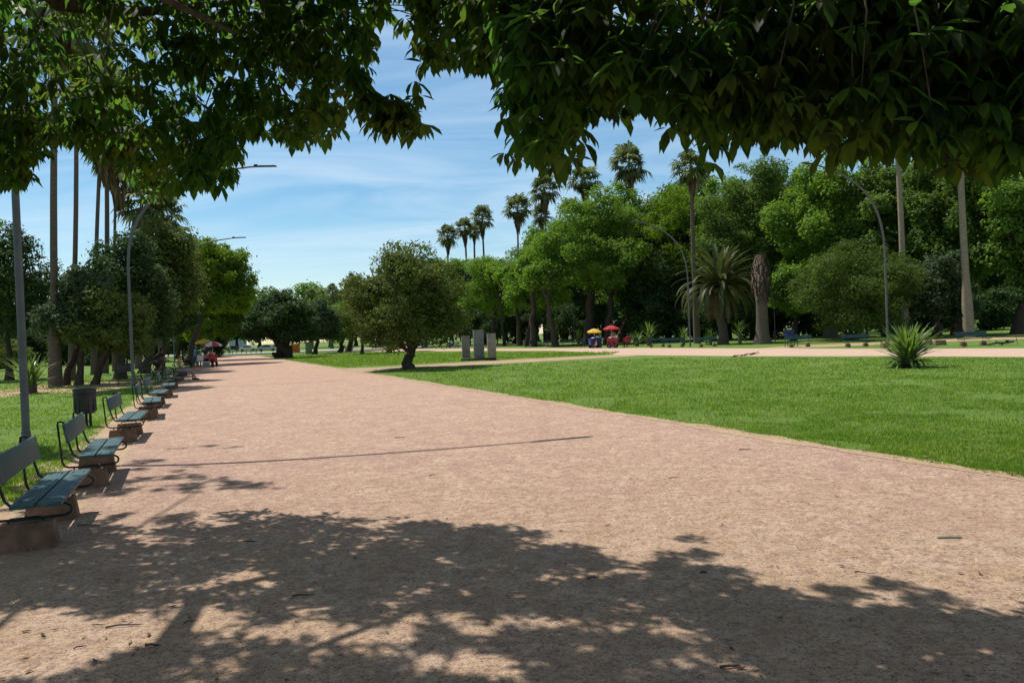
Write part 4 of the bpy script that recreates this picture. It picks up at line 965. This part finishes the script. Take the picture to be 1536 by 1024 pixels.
# ------------------------------------------------------------------ bicycles
def bicycle(lb, loc, M4, paint):
    root = thing('bicycle', lb, 'bicycle', loc); root.matrix_world = Matrix.Translation(Vector(loc)) @ M4
    for y in (-.53, .53):
        w = MB(); w.tube([(0, y + .325 * math.cos(a), .34 + .325 * math.sin(a)) for a in np.linspace(0, 6.2832, 29)[:-1]], .024, 7, closed=True); wo = w.build('wheel', M['rubber'], root)
        w = MB(); w.tube([(0, y + .295 * math.cos(a), .34 + .295 * math.sin(a)) for a in np.linspace(0, 6.2832, 29)[:-1]], .011, 6, closed=True)
        w.tube([(-.04, y, .34), (.04, y, .34)], .025, 8)
        for a in np.linspace(0, 6.2832, 17)[:-1]: w.tube([(0, y, .34), (0, y + .29 * math.cos(a), .34 + .29 * math.sin(a))], .003, 4)
        w.build('rim', M['steel'], wo)
    f = MB(); bb = (0, -.08, .30); st = (0, -.22, .80); ht = (0, .36, .88); hb = (0, .40, .70); rw = (0, -.53, .34); fw = (0, .53, .34)
    for a, b, q in ((bb, st, .017), (st, (0, .37, .84), .017), (bb, hb, .02), (bb, rw, .01), ((0, -.2, .74), rw, .009), (ht, hb, .02)): f.tube([a, b], q, 8)
    for s in (-.05, .05): f.tube([(s, .40, .69), (s, .44, .6), (s, .53, .34)], .011, 7)
    f.build('frame', M[paint], root)
    h = MB(); h.tube([(0, .36, .88), (0, .37, 1.0)], .014, 7); h.tube([(-.3, .38, 1.03), (-.1, .42, 1.0), (.1, .42, 1.0), (.3, .38, 1.03)], .013, 7); h.build('handlebar', M['dark_steel'], root)
    s = MB(); s.tube([st, (0, -.24, .92)], .013, 7); s.box((0, -.25, .945), (.14, .26, .05), None, .7); s.build('saddle', M['rubber'], root, .012)
    c = MB(); c.tube([(-.1, -.08, .30), (.1, -.08, .30)], .02, 8); c.tube([(.09, -.08, .3), (.1, -.03, .42)], .01, 6); c.tube([(-.09, -.08, .3), (-.1, -.13, .18)], .01, 6)
    c.box((.14, -.03, .42), (.1, .07, .02)); c.box((-.14, -.13, .18), (.1, .07, .02)); c.build('cranks', M['dark_steel'], root)
    return root
bk = G(237, 570.5); ang = math.atan2(.6, .62) - math.pi / 2
bicycle('dark upright bicycle under the standing rider on the left verge', bk, Matrix.Rotation(ang, 4, 'Z'), 'dark_steel')
person('person in dark clothes astride a bicycle, leaning forward, left of the seated woman', bk, ang, pose_ride(), 'black_cloth', 'black_cloth', 'skin_dark', shorts=True)
person('woman in pale sleeveless top and grey shorts sitting on a bench', (seat_x + .03, seat_y + .1, .012), ANGP - math.pi / 2, pose_sit(-.12, .43, False, .3), 'beige_cloth', 'grey_cloth', 'skin', 'hair_red', shorts=True, sleeves=False)
lb_ = G(1493, 518); bicycle('dark bicycle lying on its side in the grass at the right bench', lb_ + np.array([0, 0, .06]), Matrix.Rotation(-1.2, 4, 'Z') @ Matrix.Rotation(1.36, 4, 'Y'), 'dark_steel')

# ------------------------------------------------------------------ umbrellas, carts
def umbrella(lb, loc, cloth, cloth2, rad=1.15, h=2.15, tilt=0.0, group=None):
    root = thing('parasol', lb, 'parasol', loc, .3, group); root.rotation_euler = (tilt, 0, .3)
    m = MB(); m.tube([(0, 0, 0), (0, 0, h + .02)], .02, 8); m.build('pole', M['white'], root)
    V = MB(); n = 8; K = 5; sub = 4
    for k in range(n):
        V.mi = k % 2
        for s in range(sub):
            vs = []
            for t in (s / sub, (s + 1) / sub):
                a = 2 * math.pi * (k + t) / n; sc = 1 - .10 * math.sin(math.pi * t)
                for q in range(K + 1):
                    u = q / K; rr_ = rad * u * (1 - (1 - sc) * u); vs.append((rr_ * math.cos(a), rr_ * math.sin(a), h - .46 * rad / 1.15 * (u ** 1.6) - .02 * math.sin(math.pi * t) * u))
                rr_ = rad * sc; vs.append((rr_ * math.cos(a) * .995, rr_ * math.sin(a) * .995, h - .46 * rad / 1.15 - .13 + .03 * math.cos(math.pi * 2 * t)))
            w = K + 2; V.add(vs, [(i, i + 1, w + i + 1, w + i) for i in range(K + 1)])
    V.build('canopy', [M[cloth], M[cloth2]], root)
    f = MB()
    for k in range(n):
        a = 2 * math.pi * k / n; f.tube([(0, 0, h - .45), (rad * .5 * math.cos(a), rad * .5 * math.sin(a), h - .17)], .006, 4)
    f.build('ribs', M['steel'], root); return root
def cart(lb, loc, rz, body, trim, w=1.0, group=None):
    root = thing('food_cart', lb, 'cart', loc, rz, group)
    m = MB(); m.box((0, 0, .62), (w, .62, .62), None, 1.04); m.build('body', M[body], root, .03)
    m = MB(); m.box((0, 0, .955), (w * 1.1, .70, .05)); m.build('counter', M[trim], root, .012)
    m = MB(); m.lathe([(0, .98), (.17, .98), (.18, 1.0), (.18, 1.03), (.05, 1.08), (0, 1.08)], 18, (-w * .2, 0, 0)); m.build('lid', M['white'], root)
    m = MB(); m.box((0, -.322, .62), (w * .62, .012, .34)); m.build('side_panel', M[trim], root, .004)
    for x in (-w * .32, w * .32):
        q = MB(); q.tube([(x, -.36 + .0, .22), (x, -.32, .22)], .22, 18); wo = q.build('wheel', M['rubber'], root)
        q = MB(); q.tube([(x, -.375, .22), (x, -.355, .22)], .13, 14); q.build('hub', M['steel'], wo)
        q = MB(); q.tube([(x, .32, .22), (x, .36, .22)], .22, 18); q.build('wheel', M['rubber'], root)
    q = random.Random(len(lb)); m = MB()
    for k in range(7):
        m.mi = k % 3; sx_ = q.uniform(.07, .16); hz_ = q.uniform(.08, .26)
        m.box((w * q.uniform(-.05, .48), q.uniform(-.25, .25), .982 + hz_ / 2), (sx_, sx_, hz_), Matrix.Rotation(q.uniform(0, 1), 3, 'Z'), q.uniform(.5, 1))
    m.build('goods', [M['white'], M['beige_cloth'], M['green_grey']], root, .006)
    for x in (-w * .3, w * .15):
        m = MB(); m.box((x, -.41, .52), (.20, .14, .30), None, 1.1); m.build('side_bag', M['maroon_cloth'], root, .03)
    m = MB(); m.tube([(w * .5, -.25, .85), (w * .78, -.25, .95), (w * .8, 0, .96), (w * .78, .25, .95), (w * .5, .25, .85)], .016, 7); m.build('handle', M['steel'], root)
    return root
def chair(lb, loc, rz, mat, group=None):
    root = thing('chair', lb, 'chair', loc, rz, group)
    m = MB(); m.box((0, 0, .44), (.46, .46, .035)); m.build('seat', M[mat], root, .012)
    m = MB(); m.box((0, -.24, .72), (.46, .03, .44), Matrix.Rotation(.14, 3, 'X')); m.build('backrest', M[mat], root, .012)
    for x in (-.2, .2):
        for y in (-.2, .2):
            m = MB(); m.tube([(x * 1.1, y * 1.15, 0), (x, y, .44)], .016, 6); m.build('leg', M['dark_steel'], root)
        m = MB(); m.tube([(x * 1.15, -.22, .66), (x * 1.15, .2, .66), (x * 1.1, .2, .44)], .014, 6); m.build('armrest', M[mat], root)
    return root
UG = 'vendors parasols'
a = G(297, 549.5) + np.array([0, 1.5, 0]); umbrella('yellow parasol on the left, behind the pink striped one', a, 'yellow_cloth', 'yellow_cloth', .74, 2.32, 0, UG)
a = G(311, 549.0); umbrella('pink and white striped parasol over the left red cart', a + np.array([.2, .8, 0]), 'pink_cloth', 'white_cloth', .78, 2.08, 0, UG)
cart('red food cart under the striped parasol on the left path edge', G(316, 549.5), ANGP - 1.2, 'red', 'red', 1.3)
b = G(305, 549); person('person in a dark blue top standing at the left red cart', b + np.array([-.2, 1.0, 0]), .6, pose_stand(.05, (.25, .5)), 'navy_cloth', 'grey_cloth')
person('person in a light blue shirt and cap standing left of the carts', G(286, 549.5) + np.array([0, 1, 0]), -.8, pose_stand(.03, (.28, .55), .08), 'lightblue_cloth', 'denim', cap='lightblue_cloth')
person('person in grey sitting before the left red cart', G(300.5, 550.5), .5, pose_sit(-.02, .44), 'grey_cloth', 'black_cloth')
chair('white folding chair under the person in grey at the left cart', G(300.5, 550.5), .5, 'white')
person('person in a dark red shirt sitting left of the carts', G(276, 551) + np.array([0, 0, 0]), -1.2, pose_sit(-.08, .44), 'maroon_cloth', 'black_cloth', 'skin_dark')
chair('dark chair under the person in dark red', G(276, 551), -1.2, 'blue_black')
person('person in a red shirt bending over the near side of the left red cart', G(319, 551.5), .9, pose_stand(.04, (.3, .3), .16), 'red_cloth', 'black_cloth', 'skin_dark', scale=.78)
def cooler(lb, p, rz, mat):
    root = thing('cool_box', lb, 'cool box', p, rz); m = MB(); m.box((0, 0, .20), (.55, .36, .38), None, 1.06); m.build('box', M[mat], root, .02)
    m = MB(); m.box((0, 0, .415), (.6, .40, .05)); m.build('lid', M['white'], root, .015)
cooler('white lidded green cool box on the path between the left cart and the sitting person', G(309.5, 550.5), .4, 'green_grey')
# right hand carts
a = G(893, 522); umbrella('yellow parasol over the blue cart by the wood', a + np.array([0, .9, 0]), 'yellow_cloth', 'yellow_cloth', .78, 1.95, .08, UG)
cart('blue food cart with white corner under the right yellow parasol', a, .3, 'blue', 'blue', 1.15)
m = MB(); m.prism([(-.13, 0), (.19, 0), (.13, .5)], -.012, .012); wh = m.build('pennant_cloth', M['white_cloth']); wh.location = Vector(a) + Vector((-.02, -.45, .28)); wh.rotation_euler = (-.1, 0, .3); tag(wh, 'white cloth hanging on the front of the blue cart', 'cloth')
a = G(919, 522); umbrella('red parasol with scalloped rim over the right red cart', a + np.array([.05, .9, 0]), 'red_cloth', 'red_cloth', .86, 2.2, 0, UG)
cart('red food cart under the red parasol by the wood', a, -.2, 'red', 'red', .95)
person('person in a beige shirt standing behind the right red cart', a + np.array([.25, 1.2, 0]), 3.0, pose_stand(.03, (.2, .5)), 'beige_cloth', 'denim')
chair('red plastic chair right of the right red cart', G(938, 521), 2.8, 'red')
person('person in a red top sitting right of the right red cart', G(942, 521), 2.6, pose_sit(-.05, .44), 'red_cloth', 'maroon_cloth', 'skin_dark')
chair('second red plastic chair, under the person in the red top', G(942, 521), 2.6, 'red')
chair('green chair at the right of the red chairs', G(954, 520), 2.9, 'bench')
chair('green chair left of the blue cart', G(874, 521), 2.9, 'bench')
chair('dark blue chair beside a bench in front of the wood', G(1187, 520.5), math.pi, 'navy_cloth').scale = (1.6, 1.3, 1.35)
p = G(681, 521.5)
person('left one of two people in white sitting on a distant bench', p + np.array([-.35, 0, 0]), 2.75, pose_sit(-.08, .43), 'white_cloth', 'denim')
person('right one of two people in white sitting on a distant bench', p + np.array([.35, .1, 0]), 2.75, pose_sit(-.02, .43), 'white_cloth', 'grey_cloth')
person('distant person in a pale shirt standing behind the trunk of the round olive tree', G(590, 525.5), 1.0, pose_stand(.1), 'white_cloth', 'navy_cloth')
person('distant person in a blue top standing near the railing at the end of the path', G(345, 530.2), 2.0, pose_stand(.08), 'lightblue_cloth', 'denim')

# ------------------------------------------------------------------ far end: cars, buggy, boxes, railing, building
def car(lb, loc, rz, paint):
    root = thing('parked_car', lb, 'car', loc, rz, 'cars parked along the far street')
    prof = [(-2.1, .28), (-2.15, .62), (-2.05, .86), (-1.55, .95), (-1.0, 1.38), (-.2, 1.47), (.55, 1.40), (1.15, .98), (1.95, .86), (2.15, .62), (2.12, .28)]
    m = MB(); m.prism(prof, -.84, .84); m.build('body', M[paint], root, .05)
    for y in (-.845, .845):
        w = MB(); w.prism([(-1.35, .97), (-.95, 1.32), (-.2, 1.40), (.5, 1.33), (.98, .97)], y - .006, y + .006); w.build('side_window', M['glass'], root)
    w = MB(); w.add([(.62, -.7, 1.385), (.62, .7, 1.385), (1.165, .74, 1.0), (1.165, -.74, 1.0)], [(0, 1, 2, 3)]); w.build('windscreen', M['glass'], root)
    for x in (-1.3, 1.3):
        for y in (-.78, .78):
            w = MB(); w.tube([(x, y - .1, .31), (x, y + .1, .31)], .31, 18); wo = w.build('wheel', M['rubber'], root)
            q = MB(); q.tube([(x, y - .11, .31), (x, y + .11, .31)], .18, 12); q.build('hubcap', M['steel'], wo)
    for y in (-.6, .6):
        w = MB(); w.box((2.12, y, .68), (.08, .34, .13)); w.build('headlight', M['white'], root, .02)
for (x, y, rz, pt, lb) in [(401, 526.6, .25, 'car_silver', 'silver car on the street at the left of the wide dark tree trunk'), (372, 526.5, .25, 'car_white', 'white car on the street left of the silver one'), (350, 526, .3, 'car_dark', 'dark car at the far left of the street, beyond the carts'), (418, 525.8, .25, 'car_dark', 'dark car just left of the wide dark tree trunk, half behind it'), (628, 521.7, .1, 'car_white', 'white car far behind the round olive tree, right of its trunk'), (574, 521.8, .1, 'car_silver', 'grey car far behind the round olive tree, left of its trunk')]:
    car(lb, G(x, y), rz, pt)
# park buggy
p = G(521, 525.3); sc = depth(p) / FPX; root = thing('park_buggy', 'small white roofed park buggy parked beyond the lawn left of the leaning olive tree', 'buggy', p, .2)
m = MB(); m.prism([(-1.1, .3), (-1.1, .75), (-.3, .8), (-.2, .45), (.5, .45), (.7, .95), (1.1, .8), (1.15, .3)], -.58, .58); m.build('body', M['beige_cloth'], root, .04)
m = MB(); m.box((-.05, 0, 1.86), (1.9, 1.25, .09)); m.build('roof', M['white'], root, .03)
for x in (-.9, .75):
    for y in (-.54, .54):
        m = MB(); m.tube([(x, y, .7), (x * .95, y, 1.85)], .025, 6); m.build('roof_post', M['dark_steel'], root)
m = MB(); m.box((-.55, 0, .88), (.5, 1.05, .14)); m.box((-.82, 0, 1.15), (.1, 1.05, .5)); m.build('seat', M['black_cloth'], root, .03)
for x in (-.75, .75):
    for y in (-.5, .5):
        m = MB(); m.tube([(x, y - .09, .24), (x, y + .09, .24)], .24, 14); m.build('wheel', M['rubber'], root)
cooler('blue cool box standing at the right of the park buggy', G(527, 525.4), .2, 'lightblue_cloth')
p = G(443.5, 529); w_ = depth(p) / FPX; root = thing('orange_container', 'orange container standing behind the wide dark tree trunk', 'container', p, .15)
m = MB(); m.box((0, 0, 6.4 * w_), (12 * w_, 1.5, 12.4 * w_)); m.build('body', M['orange'], root, .04); m = MB(); m.box((0, 0, 12.85 * w_), (12.6 * w_, 1.6, .08)); m.build('lid', M['orange'], root, .02)
m = MB(); m.box((0, -.765, 6.4 * w_), (6 * w_, .02, 9.5 * w_)); m.build('door', M['orange'], root, .01)
p = G(463.5, 530.5); w_ = depth(p) / FPX; root = thing('utility_box', 'tall grey green utility box on the lawn right of the orange container', 'utility box', p, .1)
m = MB(); m.box((0, 0, 8.5 * w_), (9 * w_, .7, 17 * w_)); m.build('cabinet', M['green_grey'], root, .02)
m = MB(); m.box((0, -.36, 8.3 * w_), (7 * w_, .02, 14 * w_)); m.build('door', M['green_grey'], root, .008); m = MB(); m.box((0, 0, 17.2 * w_), (9.8 * w_, .8, .07)); m.build('cap', M['stone'], root, .01)
# low railing where the path meets the street
a = G(318, 531.8); b = G(392, 531.2); root = thing('railing', 'low dark railing across the end of the path', 'railing', a); d = b - a
for k in range(12):
    u = k / 11; m = MB(); m.tube([tuple(d * u), tuple(d * u + np.array([0, 0, .95]))], .05, 7); m.build('post', M['dark_steel'], root)
for z in (.5, .9):
    m = MB(); m.tube([tuple(np.array([0, 0, z])), tuple(d + np.array([0, 0, z]))], .03, 6); m.build('rail', M['dark_steel'], root)
# far tower block
dd = 420.0; p = W(357, 517, dd) * np.array([1, 1, 0]); k = dd / FPX; root = thing('tower_block', 'pale distant tower block just right of the bright green tree top', 'building', p, .1)
hh_ = W(357, 421, dd)[2]; m = MB(); m.box((0, 0, hh_ / 2), (20 * k, 9, hh_)); m.build('wall', M['facade'], root)
m = MB(); m.box((1, 0, hh_ + 1.2), (7 * k, 5, 2.6)); m.build('roof_room', M['facade'], root)
for fl in range(5):
    for cx in range(6):
        m = MB(); m.box((-8 * k + cx * 3.2 * k, -4.52, hh_ - 2.2 - fl * 3.1), (1.5 * k, .05, 1.5)); m.build('window', M['glass'], root)

# ------------------------------------------------------------------ twigs and scraps on the path
TGp = 'dry twigs scattered on the path'
tws = [(187, 938, .26, .1, .008), (148, 937, .10, -.2, .006), (120, 970, .08, .5, .006), (285, 932, .08, .3, .006), (135, 787, .30, -.15, .008), (140, 768, .2, .25, .006), (375, 812, .14, -.1, .009), (455, 892, .17, .1, .009), (1095, 999, .12, 0, .011), (1056, 858, .06, 0, .012), (230, 967, .12, -.2, .010), (600, 656, .22, .1, .01), (118, 680, .34, .4, .009), (1118, 674, .2, -.1, .01), (1010, 716, .12, .2, .008), (890, 866, .10, .4, .007), (650, 712, .12, .2, .008), (1290, 858, .08, -.3, .007)]
for i, (x, y, ln, an, rr_) in enumerate(tws):
    p = G(x, y, .02); m = MB(); rz = random.Random(i); ln *= .85; rr_ *= .72
    m.tube([(-ln / 2, 0, 0), (-ln * .15, ln * .05 * rz.uniform(-1, 1), .006), (ln * .2, ln * .06 * rz.uniform(-1, 1), .002), (ln / 2, 0, .004)], [rr_, rr_ * .9, rr_ * .8, rr_ * .35], 6)
    if i % 3 == 0: m.tube([(0, 0, .004), (ln * .16, ln * .16, .01)], [rr_ * .6, rr_ * .2], 5)
    o = m.build('twig', M['twig']); o.location = Vector(p); o.rotation_euler = (0, 0, an); tag(o, 'small dry dark twig lying on the pink gravel path', 'twig', TGp)
p = G(1424, 805, .022); m = MB(); m.tube([(-.09, 0, 0), (0, .004, .004), (.09, 0, 0)], [.010, .012, .009], 6); o = m.build('stick', M['pale_stick']); o.location = Vector(p); o.rotation_euler = (0, 0, -.1); tag(o, 'pale greenish stick lying alone on the sunlit gravel at the right', 'stick')
p = G(1114, 535.5, .05); m = MB(); rz = random.Random(3)
for k in range(7):
    a_ = rz.uniform(-.5, .5); q = np.array([rz.uniform(-.5, .5), rz.uniform(-.2, .2), rz.uniform(0, .15)]); m.tube([q, q + np.array([.5 * math.cos(a_), .5 * math.sin(a_), rz.uniform(-.05, .2)])], [.03, .01], 5)
o = m.build('fallen_branch', M['twig']); o.location = Vector(p); tag(o, 'fallen dry palm branch at the grass edge below the dead palm trunk', 'branch')

# ------------------------------------------------------------------ camera, light, sky
cd = bpy.data.cameras.new('camera'); cam = bpy.data.objects.new('camera', cd); COL.objects.link(cam); scene.camera = cam
cd.sensor_width = 36; cd.lens = FPX / 1536 * 36; cd.clip_start = .05; cd.clip_end = 6000
mw = Matrix.Identity(4)
for i in range(3): mw[i][0] = R[i]; mw[i][1] = U[i]; mw[i][2] = -F[i]; mw[i][3] = C[i]
cam.matrix_world = mw
sdir = Vector((-SH[0], -SH[1], 1)).normalized(); EL = math.asin(sdir.z); AZ = math.atan2(sdir.x, sdir.y)
sd = bpy.data.lights.new('sun', 'SUN'); sd.energy = 4.6; sd.angle = math.radians(.53); sd.color = (1, .965, .91)
so = bpy.data.objects.new('sun', sd); COL.objects.link(so); so.rotation_euler = sdir.to_track_quat('Z', 'Y').to_euler(); so.location = (-30, 30, 80)
w = bpy.data.worlds.new('World'); scene.world = w; w.use_nodes = True; nt = w.node_tree; bg = nt.nodes['Background']
sky = nt.nodes.new('ShaderNodeTexSky'); sky.sky_type = 'NISHITA'; sky.sun_disc = False; sky.sun_elevation = EL; sky.sun_rotation = AZ; sky.air_density = 1.0; sky.dust_density = .1; sky.ozone_density = 1.8
tc = nt.nodes.new('ShaderNodeTexCoord'); sx = nt.nodes.new('ShaderNodeSeparateXYZ'); nt.links.new(tc.outputs['Generated'], sx.inputs[0])
def mth(op, a, b=None):
    n = nt.nodes.new('ShaderNodeMath'); n.operation = op
    for i, v in enumerate((a, b)):
        if v is None: continue
        if isinstance(v, (int, float)): n.inputs[i].default_value = v
        else: nt.links.new(v, n.inputs[i])
    return n.outputs[0]
zz = mth('ADD', mth('MAXIMUM', sx.outputs[2], 0.0), .12)
cx = nt.nodes.new('ShaderNodeCombineXYZ'); nt.links.new(mth('DIVIDE', sx.outputs[0], zz), cx.inputs[0]); nt.links.new(mth('DIVIDE', sx.outputs[1], zz), cx.inputs[1])
mp = nt.nodes.new('ShaderNodeMapping'); mp.inputs['Rotation'].default_value = (0, 0, .5); mp.inputs['Scale'].default_value = (.62, 1.6, 1); nt.links.new(cx.outputs[0], mp.inputs['Vector'])
n1 = nt.nodes.new('ShaderNodeTexNoise'); n1.inputs['Scale'].default_value = 1.2; n1.inputs['Detail'].default_value = 9; n1.inputs['Roughness'].default_value = .56; n1.inputs['Distortion'].default_value = .9; nt.links.new(mp.outputs[0], n1.inputs['Vector'])
rp = nt.nodes.new('ShaderNodeValToRGB'); rp.color_ramp.elements[0].position = .37; rp.color_ramp.elements[0].color = (0, 0, 0, 1); rp.color_ramp.elements[1].position = .76; rp.color_ramp.elements[1].color = (.66, .66, .66, 1); nt.links.new(n1.outputs['Fac'], rp.inputs['Fac'])
mx = nt.nodes.new('ShaderNodeMix'); mx.data_type = 'RGBA'; nt.links.new(rp.outputs['Color'], mx.inputs[0]); hsv = nt.nodes.new('ShaderNodeHueSaturation'); hsv.inputs['Hue'].default_value = .49; hsv.inputs['Saturation'].default_value = 1.24; hsv.inputs['Value'].default_value = 1.05; nt.links.new(sky.outputs[0], hsv.inputs['Color']); nt.links.new(hsv.outputs['Color'], mx.inputs[6]); mx.inputs[7].default_value = (7.0, 8.3, 9.4, 1)
overhead_tone = nt.nodes.new('ShaderNodeMapRange'); overhead_tone.interpolation_type = 'SMOOTHSTEP'; overhead_tone.inputs['From Min'].default_value = .45; overhead_tone.inputs['From Max'].default_value = .8; overhead_tone.inputs['To Max'].default_value = .85
nt.links.new(sx.outputs[2], overhead_tone.inputs['Value'])            # unseen dim neutral tone added overhead to darken and warm the shadows
m2 = nt.nodes.new('ShaderNodeMix'); m2.data_type = 'RGBA'; nt.links.new(overhead_tone.outputs[0], m2.inputs[0]); nt.links.new(mx.outputs[2], m2.inputs[6]); m2.inputs[7].default_value = (2.3, 2.15, 2.0, 1)
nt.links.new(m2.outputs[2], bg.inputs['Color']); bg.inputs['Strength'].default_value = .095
scene.view_settings.view_transform = 'Standard'; scene.view_settings.look = 'None'; scene.view_settings.exposure = .22; scene.view_settings.gamma = 1
scene.cycles.max_bounces = 8; scene.cycles.transparent_max_bounces = 8
